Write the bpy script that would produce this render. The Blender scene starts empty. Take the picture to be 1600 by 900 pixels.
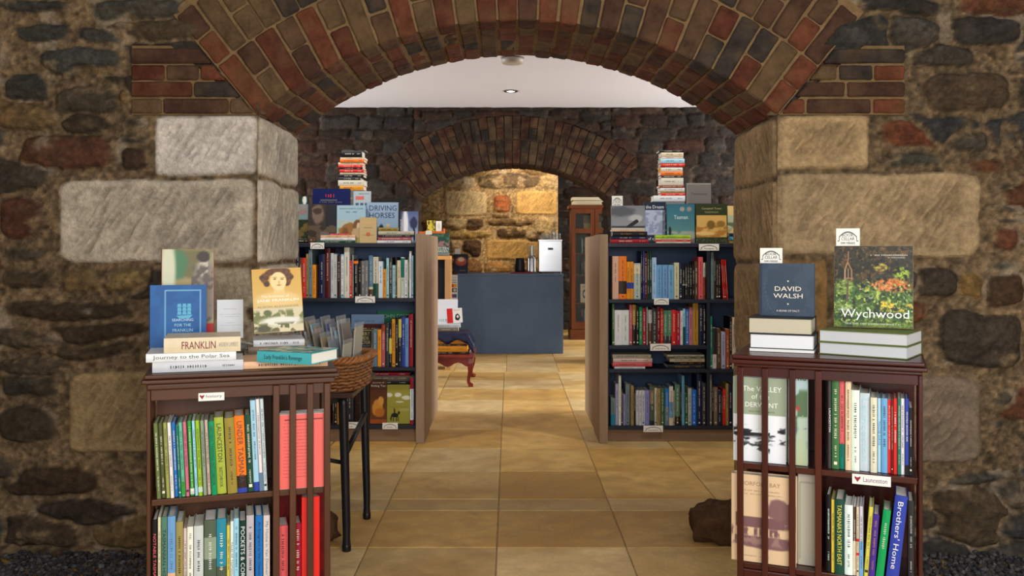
import bpy, math, random
import numpy as np
from mathutils import Matrix, Vector
random.seed(7)
SC = bpy.context.scene
COL = SC.collection
PI = math.pi
F = 1400.0; VX = 796.0; HY = 390.0; EYE = 1.15

# ---------------------------------------------------------------- camera
cam = bpy.data.objects.new('camera', bpy.data.cameras.new('camera'))
COL.objects.link(cam); SC.camera = cam
cam.location = (0, 0, EYE); cam.rotation_euler = (PI/2, 0, 0)
cam.data.sensor_width = 36; cam.data.lens = 36*F/1600
cam.data.shift_x = (800-VX)/1600; cam.data.shift_y = (HY-450)/1600
cam.data.clip_start = 0.05; cam.data.clip_end = 100
# ---------------------------------------------------------------- colour management, world
SC.view_settings.view_transform = 'Standard'; SC.view_settings.look = 'None'
SC.view_settings.gamma = 1; SC.view_settings.use_curve_mapping = False
SC.view_settings.exposure = 0.0
W = bpy.data.worlds.new('world'); SC.world = W; W.use_nodes = True
W.node_tree.nodes['Background'].inputs[0].default_value = (0.80, 0.88, 1.0, 1)
W.node_tree.nodes['Background'].inputs[1].default_value = 0.30
# ---------------------------------------------------------------- lights
def area(name, loc, aim, sx, sy, power, col=(1, 1, 1), spread=180):
    l = bpy.data.lights.new(name, 'AREA'); l.shape = 'RECTANGLE'; l.size = sx; l.size_y = sy
    l.energy = power; l.color = col; l.spread = math.radians(spread)
    o = bpy.data.objects.new(name, l); COL.objects.link(o); o.location = loc
    o.rotation_euler = (Vector(aim)-Vector(loc)).to_track_quat('-Z', 'Y').to_euler(); return o
area('daylight_from_front_doors', (0.7, -0.6, 1.45), (-0.05, 3.4, 0.95), 3.2, 1.5, 132, (1.0, 0.975, 0.945))
area('daylight_from_right_window', (4.1, 7.5, 1.45), (0, 7.3, 1.35), 1.7, 1.5, 210, (1.0, 0.98, 0.96))
area('daylight_from_left_window', (-4.1, 7.5, 1.45), (0, 7.5, 1.35), 1.7, 1.5, 150, (0.98, 0.98, 1.0))
area('daylight_from_counter_room_window', (3.9, 10.7, 1.5), (0, 10.4, 1.0), 1.2, 1.5, 170, (1.0, 0.97, 0.92))
def spot(name, loc, aim, power, ang, col, r=0.04):
    l = bpy.data.lights.new(name, 'SPOT'); l.energy = power; l.spot_size = math.radians(ang); l.spot_blend = .7
    l.color = col; l.shadow_soft_size = r
    o = bpy.data.objects.new(name, l); COL.objects.link(o); o.location = loc
    o.rotation_euler = (Vector(aim)-Vector(loc)).to_track_quat('-Z', 'Y').to_euler(); return o
spot('wall_spotlight', (0.15, 10.9, 2.45), (0.2, 12.1, 1.6), 130, 80, (1.0, 0.82, 0.58))
spot('middle_room_downlight', (0.01, 7.96, 2.53), (0.01, 7.96, 0), 22, 100, (1.0, 0.88, 0.72))
spot('bookcase_fill_left', (-1.4, 4.5, 2.53), (-1.3, 5.6, 1.0), 70, 100, (1.0, 0.95, 0.9))  # added fill lamp with no fixture, brightens the left navy bookcase front
spot('bookcase_fill_right', (1.4, 4.5, 2.53), (1.3, 5.6, 1.0), 70, 100, (1.0, 0.95, 0.9))  # matching added fill, unseen, lifts the right navy bookcase front

# ---------------------------------------------------------------- helpers
def lin(c):
    c = np.asarray(c, dtype=float)/255.0
    return np.where(c <= .04045, c/12.92, ((c+.055)/1.055)**2.4)
def tolin01(a):
    a = np.clip(a, 0, 1); return np.where(a <= .04045, a/12.92, ((a+.055)/1.055)**2.4)
def rnd(a, b): return random.uniform(a, b)

class MB:
    "collects faces with a colour each; build() links them as ONE mesh object"
    def __init__(s): s.v = []; s.f = []; s.c = []
    def add(s, vs, fs, col):
        n = len(s.v); s.v += [tuple(p) for p in vs]
        s.f += [tuple(i+n for i in f) for f in fs]; s.c += [col]*len(fs)
    def quad(s, a, b, c, d, col): s.add([a, b, c, d], [(0, 1, 2, 3)], col)
    def hexa(s, p, col):   # 8 corners: bottom 4 ccw, top 4 ccw
        s.add(p, [(3, 2, 1, 0), (4, 5, 6, 7), (0, 1, 5, 4), (1, 2, 6, 5), (2, 3, 7, 6), (3, 0, 4, 7)], col)
    def box(s, x0, y0, z0, x1, y1, z1, col=(128, 128, 128)):
        s.hexa([(x0, y0, z0), (x1, y0, z0), (x1, y1, z0), (x0, y1, z0), (x0, y0, z1), (x1, y0, z1), (x1, y1, z1), (x0, y1, z1)], col)
    def tube(s, pts, r, n=8, col=(128, 128, 128), cap=True):
        pts = [Vector(p) for p in pts]; m = len(pts)
        rs = r if isinstance(r, (list, tuple)) else [r]*m
        vs = []; up = None
        for i, p in enumerate(pts):
            t = (pts[min(i+1, m-1)]-pts[max(i-1, 0)]).normalized()
            if up is None:
                up = Vector((0, 0, 1)) if abs(t.z) < .9 else Vector((1, 0, 0))
            a = t.cross(up).normalized(); b = a.cross(t).normalized(); up = b
            for k in range(n):
                w = 2*PI*(k+.5)/n
                vs.append(p+rs[i]*(a*math.cos(w)+b*math.sin(w)))
        fs = [(i*n+k, i*n+(k+1) % n, (i+1)*n+(k+1) % n, (i+1)*n+k) for i in range(m-1) for k in range(n)]
        if cap: fs += [tuple(range(n))[::-1], tuple(range((m-1)*n, m*n))]
        s.add(vs, fs, col)
    def lathe(s, prof, n=20, col=(128, 128, 128), c=(0, 0, 0)):
        vs = [(c[0]+r*math.cos(2*PI*k/n), c[1]+r*math.sin(2*PI*k/n), c[2]+z) for r, z in prof for k in range(n)]
        m = len(prof)
        fs = [(i*n+k, i*n+(k+1) % n, (i+1)*n+(k+1) % n, (i+1)*n+k) for i in range(m-1) for k in range(n)]
        fs += [tuple(range(n))[::-1], tuple(range((m-1)*n, m*n))]
        s.add(vs, fs, col)
    def build(s, name, mat, parent=None, smooth=False, bevel=0, seg=2):
        me = bpy.data.meshes.new(name); me.from_pydata(s.v, [], s.f)
        ca = me.color_attributes.new('Col', 'FLOAT_COLOR', 'CORNER')
        cols = np.array([list(lin(c)) + [1.0] for c in s.c]) if s.c else np.zeros((0, 4))
        cnt = np.array([len(f) for f in s.f], dtype=int); arr = np.repeat(cols, cnt, axis=0).astype(np.float32)
        ca.data.foreach_set('color', arr.ravel())
        if smooth: me.polygons.foreach_set('use_smooth', [True]*len(me.polygons))
        me.materials.append(mat); me.update()
        o = bpy.data.objects.new(name, me); COL.objects.link(o)
        if parent: o.parent = parent
        if bevel:
            b = o.modifiers.new('bevel', 'BEVEL'); b.width = bevel; b.segments = seg; b.limit_method = 'ANGLE'
            b.angle_limit = math.radians(50)
        return o

def grid_obj(name, P, C, mat, parent=None, mask=None, smooth=True):
    "P (n,m,3) points, C (n,m,3) linear colours -> grid mesh"
    n, m = P.shape[:2]
    idx = np.arange(n*m).reshape(n, m)
    q = np.stack([idx[:-1, :-1], idx[:-1, 1:], idx[1:, 1:], idx[1:, :-1]], -1).reshape(-1, 4)
    if mask is not None: q = q[mask.reshape(-1)]
    me = bpy.data.meshes.new(name)
    me.vertices.add(n*m); me.vertices.foreach_set('co', P.reshape(-1).astype(np.float32))
    me.loops.add(q.size); me.loops.foreach_set('vertex_index', q.reshape(-1).astype(np.int32))
    me.polygons.add(len(q)); me.polygons.foreach_set('loop_start', np.arange(0, q.size, 4, dtype=np.int32))
    me.polygons.foreach_set('loop_total', np.full(len(q), 4, dtype=np.int32))
    me.polygons.foreach_set('use_smooth', np.full(len(q), smooth))
    me.update(calc_edges=True)
    ca = me.color_attributes.new('Col', 'FLOAT_COLOR', 'POINT')
    ca.data.foreach_set('color', np.concatenate([C, np.ones((n, m, 1))], -1).reshape(-1).astype(np.float32))
    me.materials.append(mat)
    o = bpy.data.objects.new(name, me); COL.objects.link(o)
    if parent: o.parent = parent
    return o

def vnoise(x, y, seed=0):
    xi = np.floor(x).astype(np.int64); yi = np.floor(y).astype(np.int64); fx = x-xi; fy = y-yi
    fx = fx*fx*(3-2*fx); fy = fy*fy*(3-2*fy)
    def h(a, b):
        n = (a*374761393+b*668265263+seed*1442695041) & 0xffffffff
        n = ((n ^ (n >> 13))*1274126177) & 0xffffffff
        return ((n ^ (n >> 16)) & 0xffff)/65535.0
    return (h(xi, yi)*(1-fx)+h(xi+1, yi)*fx)*(1-fy)+(h(xi, yi+1)*(1-fx)+h(xi+1, yi+1)*fx)*fy
def fbm(x, y, seed=0, o=4):
    t = 0; a = .5; s = 0
    for k in range(o):
        t = t+a*vnoise(x*2**k, y*2**k, seed+k*17); s += a; a *= .5
    return t/s
def sstep(a, b, x):
    t = np.clip((x-a)/(b-a), 0, 1); return t*t*(3-2*t)

# ---------------------------------------------------------------- materials
MATS = {}
def mat(name, rough=.6, spec=.5, metal=0.0, color=None, noise=0.0, nscale=8, stretch=(1, 1, 1), bump=0.0, bscale=80, bdist=.002,
        noise2=None, coat=0.0, alpha=1.0, trans=0.0, emit=None, rvar=0.0):
    m = bpy.data.materials.new(name); m.use_nodes = True; nt = m.node_tree; N = nt.nodes; L = nt.links
    b = N['Principled BSDF']; b.inputs['Roughness'].default_value = rough; b.inputs['Metallic'].default_value = metal
    b.inputs['Specular IOR Level'].default_value = spec; b.inputs['Coat Weight'].default_value = coat
    b.inputs['Coat Roughness'].default_value = .15
    b.inputs['Alpha'].default_value = alpha; b.inputs['Transmission Weight'].default_value = trans
    if color is None:
        a = N.new('ShaderNodeVertexColor'); a.layer_name = 'Col'; src = a.outputs['Color']
    else:
        a = N.new('ShaderNodeRGB'); c = lin(color); a.outputs[0].default_value = (c[0], c[1], c[2], 1); src = a.outputs[0]
    tc = N.new('ShaderNodeTexCoord'); mp = N.new('ShaderNodeMapping'); mp.inputs['Scale'].default_value = stretch
    L.new(tc.outputs['Object'], mp.inputs['Vector'])
    nz = N.new('ShaderNodeTexNoise'); nz.inputs['Scale'].default_value = nscale; nz.inputs['Detail'].default_value = 8
    nz.inputs['Roughness'].default_value = .65
    L.new(mp.outputs[0], nz.inputs['Vector'])
    if noise:
        mr = N.new('ShaderNodeMapRange'); mr.inputs[1].default_value = .3; mr.inputs[2].default_value = .7
        mr.inputs[3].default_value = 1-noise; mr.inputs[4].default_value = 1+noise
        L.new(nz.outputs['Fac'], mr.inputs[0])
        vm = N.new('ShaderNodeVectorMath'); vm.operation = 'SCALE'
        L.new(src, vm.inputs[0]); L.new(mr.outputs[0], vm.inputs['Scale']); src = vm.outputs[0]
    if noise2:   # blend towards a second colour in blotches: (colour, scale, lo, hi, amount)
        n2 = N.new('ShaderNodeTexNoise'); n2.inputs['Scale'].default_value = noise2[1]; n2.inputs['Detail'].default_value = 6
        L.new(tc.outputs['Object'], n2.inputs['Vector'])
        m2 = N.new('ShaderNodeMapRange'); m2.inputs[1].default_value = noise2[2]; m2.inputs[2].default_value = noise2[3]
        m2.inputs[4].default_value = noise2[4]
        L.new(n2.outputs['Fac'], m2.inputs[0])
        mx = N.new('ShaderNodeMix'); mx.data_type = 'RGBA'; c2 = lin(noise2[0]); mx.inputs[7].default_value = (*c2, 1)
        L.new(m2.outputs[0], mx.inputs[0]); L.new(src, mx.inputs[6]); src = mx.outputs[2]
    L.new(src, b.inputs['Base Color'])
    if rvar:
        rr = N.new('ShaderNodeMapRange'); rr.inputs[1].default_value = .3; rr.inputs[2].default_value = .7
        rr.inputs[3].default_value = rough-rvar; rr.inputs[4].default_value = rough+rvar
        L.new(nz.outputs['Fac'], rr.inputs[0]); L.new(rr.outputs[0], b.inputs['Roughness'])
    if bump:
        nb = N.new('ShaderNodeTexNoise'); nb.inputs['Scale'].default_value = bscale; nb.inputs['Detail'].default_value = 7
        nb.inputs['Roughness'].default_value = .7
        L.new(mp.outputs[0], nb.inputs['Vector'])
        bp = N.new('ShaderNodeBump'); bp.inputs['Strength'].default_value = bump; bp.inputs['Distance'].default_value = bdist
        L.new(nb.outputs['Fac'], bp.inputs['Height']); L.new(bp.outputs[0], b.inputs['Normal'])
    if emit:
        b.inputs['Emission Color'].default_value = (*lin(emit[0]), 1); b.inputs['Emission Strength'].default_value = emit[1]
    return m
M_STONE = mat('rubble_stone', .93, .2, noise=.30, nscale=48, bump=1.0, bscale=55, bdist=.014)
M_BRICK = mat('old_brick', .9, .2, noise=.42, nscale=22, bump=1.0, bscale=55, bdist=.010, noise2=((108, 84, 56), 9, .46, .68, .45))
M_JOINT = mat('brick_joint_mortar', .95, .2, noise=.25, nscale=40, bump=.4, bscale=90, bdist=.003)
M_MORTAR = mat('lime_mortar', .95, .2, noise=.25, nscale=30, bump=.9, bscale=70, bdist=.008)
M_FLOOR = mat('sandstone_paver', .44, .42, noise=.22, nscale=9, bump=.75, bscale=20, bdist=.008, noise2=((168, 122, 56), 2.2, .42, .66, .5), rvar=.12)
M_PLASTER = mat('white_plaster', .9, .2, color=(208, 210, 220), bump=.1, bscale=40)
M_GRAVEL = mat('gravel', .8, .3, noise=.3, nscale=60)
M_COVER = mat('printed_cover', .42, .22, noise=.05, nscale=30)
M_PIC = mat('printed_picture', .40, .2)
M_PAGES = mat('paper_pages', .9, .2, noise=.05, nscale=300, stretch=(1, 1, 1))
M_INK = mat('lettering', .5, .3)
M_CARD = mat('white_card', .7, .3)
M_OAK = mat('oak_wood', .42, .28, noise=.38, nscale=9, stretch=(1, 1, .12), bump=.25, bscale=60, bdist=.001, coat=.05)
M_OAKH = mat('oak_wood_horizontal', .42, .28, noise=.38, nscale=9, stretch=(.12, 1, 1), bump=.25, bscale=60, bdist=.001, coat=.05)
M_MAHO = mat('mahogany_wood', .30, .35, noise=.45, nscale=8, stretch=(1, 1, .12), coat=.12)
M_MAHOH = mat('mahogany_wood_horizontal', .30, .35, noise=.45, nscale=8, stretch=(.12, 1, 1), coat=.12)
M_PANEL = mat('raw_timber_panel', .75, .25, noise=.22, nscale=7, stretch=(3, 3, .25), bump=.3, bscale=40, bdist=.001)
M_PLINTH = mat('raw_timber_plinth', .75, .25, noise=.22, nscale=7, stretch=(.25, 3, 3), bump=.3, bscale=40, bdist=.001)
M_NAVY = mat('navy_paint', .5, .4, noise=.12, nscale=5)
M_SLATE = mat('slate_blue_paint', .5, .35, color=(88, 112, 144), noise=.16, nscale=2.5)
M_BLACK = mat('black_paint', .4, .4, noise=.1)
M_STEEL = mat('brushed_steel', .28, .5, 1.0, color=(205, 208, 212), noise=.06, stretch=(.1, 1, 1))
M_GLASS = mat('clear_glass', .04, .5, alpha=.22, color=(190, 200, 200))
M_PANE = mat('window_pane', .03, .5, alpha=.07, color=(150, 160, 160))
M_FILM = mat('clear_film', .12, .6, alpha=.22, color=(200, 205, 205))
M_WICKER = mat('wicker', .5, .4, noise=.35, nscale=40)
M_LAMP = mat('lamp_glow', .5, emit=((255, 244, 225), 14.0), color=(255, 250, 240))
M_GENERIC = mat('painted_object', .45, .4, noise=.06)

# ---------------------------------------------------------------- object bookkeeping
def tag(o, label=None, cat=None, group=None, kind=None):
    if label: o['label'] = label
    if cat: o['category'] = cat
    if group: o['group'] = group
    if kind: o['kind'] = kind
    return o
def empty(name, loc=(0, 0, 0), rz=0.0, label=None, cat=None, group=None):
    o = bpy.data.objects.new(name, None); COL.objects.link(o); o.location = loc; o.rotation_euler = (0, 0, rz)
    o.empty_display_size = .05
    return tag(o, label, cat, group)
def struct(o): o['kind'] = 'structure'; return o
# ================================================================= STONE WALLS
def stone_field(xs, zs, explicit, seed, pal, rowh=(.07, .15), roww=(.14, .42), relief=.02, sand=(176, 158, 126), warp=.02, mort=(112, 92, 66), smear=.58, fill=True):
    """explicit: (x0,z0,x1,z1,kind,colour) kind 'r' rubble / 'a' ashlar. returns height, colour(linear)"""
    rs = np.random.RandomState(seed)
    X, Z = np.meshgrid(xs, zs, indexing='xy')
    wx = X+warp*2*(fbm(X*5, Z*5, seed)-.5)*1.6+.016*(fbm(X*26, Z*26, seed+3)-.5)
    wz = Z+warp*2*(fbm(X*5, Z*5, seed+9)-.5)*1.6+.016*(fbm(X*26, Z*26, seed+5)-.5)
    cells = []
    z = zs[0]-.05
    while z < zs[-1]+.1:
        h = rs.uniform(*rowh); x = xs[0]-rs.uniform(0, .3)
        while x < xs[-1]+.2:
            w = rs.uniform(*roww)*(1.0 if h > .09 else .8)
            cells.append((x+w/2, z+h/2+rs.uniform(-.012, .012), w*.96, h*rs.uniform(.85, 1.05))); x += w
        z += h
    keep = []
    for c in (cells if fill else []):
        ok = True
        for e in explicit:
            g = .035 if e[4] == 'a' else .0
            if e[0]-g < c[0] < e[2]+g and e[1]-g < c[1] < e[3]+g: ok = False
        if ok: keep.append(c)
    best = np.full(X.shape, 9.0); best2 = np.full(X.shape, 9.0); siz = np.full(X.shape, .1); edge = np.full(X.shape, -1.0); cid = np.full(X.shape, -1, dtype=int)
    cols = []; hts = []; kinds = []
    def put(cx, cz, w, h, p, gain, ax, az):
        nonlocal best, best2, siz, edge, cid
        k = len(cols)
        ix = np.where(abs(xs-cx) < w*.75+.05)[0]; iz = np.where(abs(zs-cz) < h*.75+.05)[0]
        if len(ix) == 0 or len(iz) == 0: return
        sl = (slice(iz[0], iz[-1]+1), slice(ix[0], ix[-1]+1))
        dx = abs(ax[sl]-cx)/(w/2); dz = abs(az[sl]-cz)/(h/2)
        d = (dx**p+dz**p)**(1/p)
        g = d*gain
        m = g < best[sl]
        best2[sl] = np.where(m, best[sl], np.minimum(best2[sl], g)); siz[sl] = np.where(m, min(w, h), siz[sl])
        best[sl] = np.where(m, g, best[sl]); edge[sl] = np.where(m, (1-d)*min(w, h)/2, edge[sl]); cid[sl] = np.where(m, k, cid[sl])
    for c in keep:
        put(c[0], c[1], c[2]*1.10, c[3]*1.16, 3.6, 1.0, wx, wz)
        p = pal(c[0], c[1], rs); cols.append(p); hts.append(rs.uniform(-.012, .012)); kinds.append(0)
    for e in explicit:
        cx = (e[0]+e[2])/2; cz = (e[1]+e[3])/2; w = abs(e[2]-e[0]); h = abs(e[3]-e[1])
        if e[4] == 'a': put(cx, cz, w, h, 12, .55, X*.7+wx*.3, Z*.7+wz*.3)
        else: put(cx, cz, w, h, 3.6, .7, wx*.8+X*.2, wz*.8+Z*.2)
        cols.append(e[5]); hts.append(rs.uniform(0, .008)); kinds.append(1 if e[4] == 'a' else 0)
    edge = np.minimum(edge, (best2-best)*siz*.32-.002)
    cols = np.array(cols, dtype=float)/255; hts = np.array(hts); kinds = np.array(kinds)
    cid0 = np.maximum(cid, 0)
    inside = sstep(0.0, .011, edge)
    n1 = fbm(X*14, Z*22, seed+20); n2 = fbm(X*50, Z*60, seed+31); n3 = fbm(X*3.2, Z*3.2, seed+40)
    isa = kinds[cid0] == 1
    bulge = sstep(0, .05, edge)
    h_r = inside*(relief*.55+relief*.6*bulge+hts[cid0]+.022*(n1-.5))+.010*(n2-.5)
    ang = (X*.82-Z*.57); per = (X*.57+Z*.82)
    stripes = vnoise(ang*95+3*fbm(X*8, Z*8, seed+50), per*16, seed+51)
    mar = sstep(.022, .04, edge)
    h_a = inside*(.018+mar*(.017*(stripes-.5)+.005*(n1-.5)-.003))+.002*(n2-.5)
    h_m = .016*(n2-.5)+.012*(n1-.5)+.008*(fbm(X*90, Z*90, seed+34, 2)-.5)
    H = np.where(isa, h_a, h_r)*(edge > 0)+h_m*(1-inside)
    base = cols[cid0]
    tone = 1.06+.5*(n1-.5)+.5*(n2-.5)+.3*(fbm(X*110, Z*110, seed+33, 2)-.5)
    hue = np.stack([1+.07*(n3-.5)*2, np.ones_like(n3), 1-.07*(n3-.5)*2], -1)
    rub = base*tone[..., None]*hue
    # strata veins and pale lime smears on rubble
    ven = sstep(.56, .70, fbm(X*9, Z*26, seed+60))
    rub = rub*(1-.3*ven[..., None])+np.array(mort)/255*.2*ven[..., None]
    ash = base*(1+.28*(n1-.5)+.30*(n3-.5)+.22*(stripes-.5)*mar+.05*(1-mar))[..., None]
    colr = np.where(isa[..., None], ash, rub)
    m = np.array(mort, dtype=float)/255*(1+.9*(n2-.5)+.5*(n3-.5)+.4*(fbm(X*90, Z*90, seed+34, 2)-.5))[..., None]
    white = sum(mort)/300*sstep(.60, .74, fbm(X*11+4, Z*11, seed+70))*(~isa)
    m = m*(1-.5*white[..., None])+np.array([178, 166, 148])/255*.5*white[..., None]
    sm = sstep(smear, smear+.12, fbm(X*7, Z*12, seed+80))*(~isa)*.8
    fac = np.clip((sstep(0, .007, edge)*(edge > 0))*(1-sm), 0, 1)[..., None]
    C = m*(1-fac)+colr*fac
    return H, tolin01(C)

def PX(x, y, Z=3.36, cx=0): return ((x-VX)*Z/F, EYE-(y-HY)*Z/F)
def rects(txt, Z=3.36):
    out = []
    for ln in txt.strip().splitlines():
        a = ln.split(); x0, y0, x1, y1 = map(float, a[:4]); k = a[4]; c = tuple(int(v) for v in a[5].split(','))
        p = PX(x0, y1, Z); q = PX(x1, y0, Z); out.append((p[0], p[1], q[0], q[1], k, c))
    for i, e in enumerate(out):
        if e[4] == 'r' and Z < 5:
            c = e[5]; m = (80, 66, 50); out[i] = e[:5]+((lambda q: (q[0], min(q[1], q[0]*1.0), min(q[2], q[0]*.90)))(tuple((a*.72+b*.28)*.93 for a, b in zip(c, m))),)
    return out

def brick_col(rs):
    r = rs.random()
    if r < .12: return (66, 58, 51)
    if r < .32: return (82, 56, 44)
    if r < .52: return (116, 66, 44)
    if r < .72: return (100, 54, 38)
    if r < .86: return (92, 68, 50)
    return (106, 84, 58)

YF = 3.36; TH = .61; CXO = .03; HALF = .975; SPR = 1.654; RISE = .353
RAD = (HALF**2+RISE**2)/(2*RISE); CZ = SPR+RISE-RAD; ANG = math.asin(HALF/RAD)
def arch_wall(name, yf, seed, explicit, pal, res, rubble_kw, tone=1.0, quoins=True, skew_rows=True, xr=3.2, top=2.9, zmin=0.0, bmort=(116, 94, 64)):
    root = empty(name, (0, yf, 0)); struct(root)
    ro = RAD+.50
    def ringmask(xs, zs):
        xc = (xs[:-1]+xs[1:])/2-CXO; zc = (zs[:-1]+zs[1:])/2
        XX, ZZ = np.meshgrid(xc, zc, indexing='xy')
        inring = (np.hypot(XX, ZZ-CZ) < ro-.03) & (ZZ > SPR-.005) & (abs(np.arctan2(XX, ZZ-CZ)) < ANG-.02)
        hole = (abs(XX) < HALF) & (ZZ < SPR)
        return ~(inring | hole)
    # face: left chart, right chart and crown chart
    zs1 = np.arange(zmin, top+res, res); n = int(round((SPR-zmin)/res)); zs1[n] = SPR
    nx = int((xr-HALF)/res)
    charts = [np.linspace(CXO-xr, CXO-HALF, nx), np.linspace(CXO+HALF, CXO+xr, nx)]
    for ci, xs in enumerate(charts):
        H, C = stone_field(xs, zs1, explicit, seed+ci*100, pal, **rubble_kw)
        X, Z = np.meshgrid(xs, zs1, indexing='xy')
        dcor = abs(abs(X-CXO)-HALF); H = H*sstep(0, .02, dcor)+0.0
        if skew_rows:
            e_ = abs(X-(SKX[0] if ci == 0 else SKX[1])); inb = (X > SKX[0]-.01) & (X < SKX[1]+.01) & (Z > SPR-.002) & (Z < SPR+.262)
            H = np.where(inb, -.002, H)
        P = np.stack([X, -H, Z], -1)
        if ci == 1 or True:
            o = grid_obj('rubble_face', P, C, M_STONE, root, ringmask(xs, zs1))
    xs = np.linspace(CXO-HALF, CXO+HALF, int(2*HALF/res)); zs = np.arange(SPR, top+res, res)
    H, C = stone_field(xs, zs, explicit, seed+300, pal, **rubble_kw)
    X, Z = np.meshgrid(xs, zs, indexing='xy')
    if ro+CZ < top+.02: grid_obj('rubble_face', np.stack([X, -H, Z], -1), C, M_STONE, root, ringmask(xs, zs))
    # reveals
    for sgn in (-1, 1):
        ys = np.linspace(0, TH, int(TH/res)); zr = np.arange(zmin, SPR+res*.5, res); zr[-1] = SPR
        ex = []
        if quoins:
            for (y0, y1, sp) in QUOIN_ROWS:
                a = PX(0, y1)[1]; b = PX(0, y0)[1]
                cuts = [0-.01]+[TH*c for c in sp]+[TH+.01]
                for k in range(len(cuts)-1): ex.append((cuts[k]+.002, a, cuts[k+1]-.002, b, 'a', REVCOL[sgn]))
        else: ex = []
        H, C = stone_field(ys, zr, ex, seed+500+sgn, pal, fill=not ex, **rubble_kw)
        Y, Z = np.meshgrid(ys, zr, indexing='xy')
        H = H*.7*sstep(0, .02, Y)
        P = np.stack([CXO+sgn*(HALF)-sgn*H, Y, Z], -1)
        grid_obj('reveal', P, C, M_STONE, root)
    # solid core behind the facing
    def arcpts(r, n=40): return [(CXO+r*math.sin(-ANG+2*ANG*i/n), CZ+r*math.cos(-ANG+2*ANG*i/n)) for i in range(n+1)]
    mb = MB(); rc = RAD+.012
    e = .03
    a = arcpts(rc)
    left = CXO-HALF-e; right = CXO+HALF+e
    for y0, y1 in ((.05, TH-.005),):
        mb.box(CXO-xr, y0, 0, left, y1, top, (110, 92, 68)); mb.box(right, y0, 0, CXO+xr, y1, top, (110, 92, 68))
        for i in range(len(a)-1):
            (x0, z0), (x1, z1) = a[i], a[i+1]
            mb.hexa([(x0, y0, z0), (x1, y0, z1), (x1, y1, z1), (x0, y1, z0), (x0, y0, top), (x1, y0, top), (x1, y1, top), (x0, y1, top)], (110, 92, 68))
        mb.box(left, y0, SPR+.005, a[0][0], y1, top, (110, 92, 68)); mb.box(a[-1][0], y0, SPR+.005, right, y1, top, (110, 92, 68))
    mb.build('wall_core', M_MORTAR, root)
    # mortar bed of the ring: front annulus + soffit
    mb = MB(); n = 60; rm = RAD+.004; mc = bmort
    for i in range(n):
        t0 = -ANG+2*ANG*i/n; t1 = -ANG+2*ANG*(i+1)/n
        p = lambda r, t, y: (CXO+r*math.sin(t), y, CZ+r*math.cos(t))
        mb.quad(p(rm, t0, -.011), p(rm, t1, -.011), p(ro, t1, -.011), p(ro, t0, -.011), mc)
        mb.quad(p(rm, t0, TH), p(rm, t1, TH), p(rm, t1, -.011), p(rm, t0, -.011), mc)
    if skew_rows:
        for s, xo in ((-1, SKX[0]), (1, SKX[1])):
            xi = CXO+s*(HALF+.0); x2 = CXO+s*(ro*math.sin(ANG))
            xs_ = sorted((xo, x2)); mb.hexa([(xo, -.011, SPR), (xi, -.011, SPR), (xi, .04, SPR), (xo, .04, SPR), (xo, -.011, SPR+.258), (x2, -.011, SPR+.258), (x2, .04, SPR+.258), (xo, .04, SPR+.258)], mc)
    mb.build('mortar_bed', M_JOINT, root)
    # brick voussoirs
    rs = random.Random(seed); mb = MB(); j = .009
    def P(r, t, y): return (CXO+r*math.sin(t), y, CZ+r*math.cos(t))
    def vous(r0, r1, t0, t1, y0, y1):
        g0 = j/r0; q = lambda: rs.uniform(-.0025, .0025)
        c = brick_col(rs); c = tuple(v*tone for v in c); yy = y0+rs.uniform(-.004, .003)-(.003 if y0 < 0 else 0)
        a0 = r0+j*.5+q(); a1 = r1-j*.5+q(); s0 = t0+g0/2+q()/r0; s1 = t1-g0/2+q()/r0
        mb.hexa([P(a0, s0, yy), P(a0, s1, yy), P(a0, s1, y1), P(a0, s0, y1), P(a1, s0, yy), P(a1, s1, yy), P(a1, s1, y1), P(a1, s0, y1)], c)
    N1 = 28; dt = 2*ANG/N1
    for i in range(N1):
        t0 = -ANG+i*dt; t1 = t0+dt
        if i % 2 == 0: vous(RAD-.006, RAD+.235, t0, t1, -.016, .11)
        else:
            vous(RAD-.006, RAD+.115, t0, t1, -.016, .11); vous(RAD+.115, RAD+.235, t0, t1, -.016, .11)
        y = .11 if i % 2 else .11; k = i % 2; 
        while y < TH-.01:
            L = .115 if (k % 2 == 0 and rs.random() < .7) else .2; y2 = min(TH, y+L)
            if TH-y2 < .05: y2 = TH
            vous(RAD-.005+rs.uniform(-.002, .003), RAD+.06, t0, t1, y+j, y2); y = y2; k += 1
    N2 = 32; dt = 2*ANG/N2
    for i in range(N2):
        t0 = -ANG+i*dt; t1 = t0+dt
        if i % 2: vous(RAD+.235, RAD+.475, t0, t1, -.016, .04)
        else:
            vous(RAD+.235, RAD+.355, t0, t1, -.016, .04); vous(RAD+.355, RAD+.475, t0, t1, -.016, .04)
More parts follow.
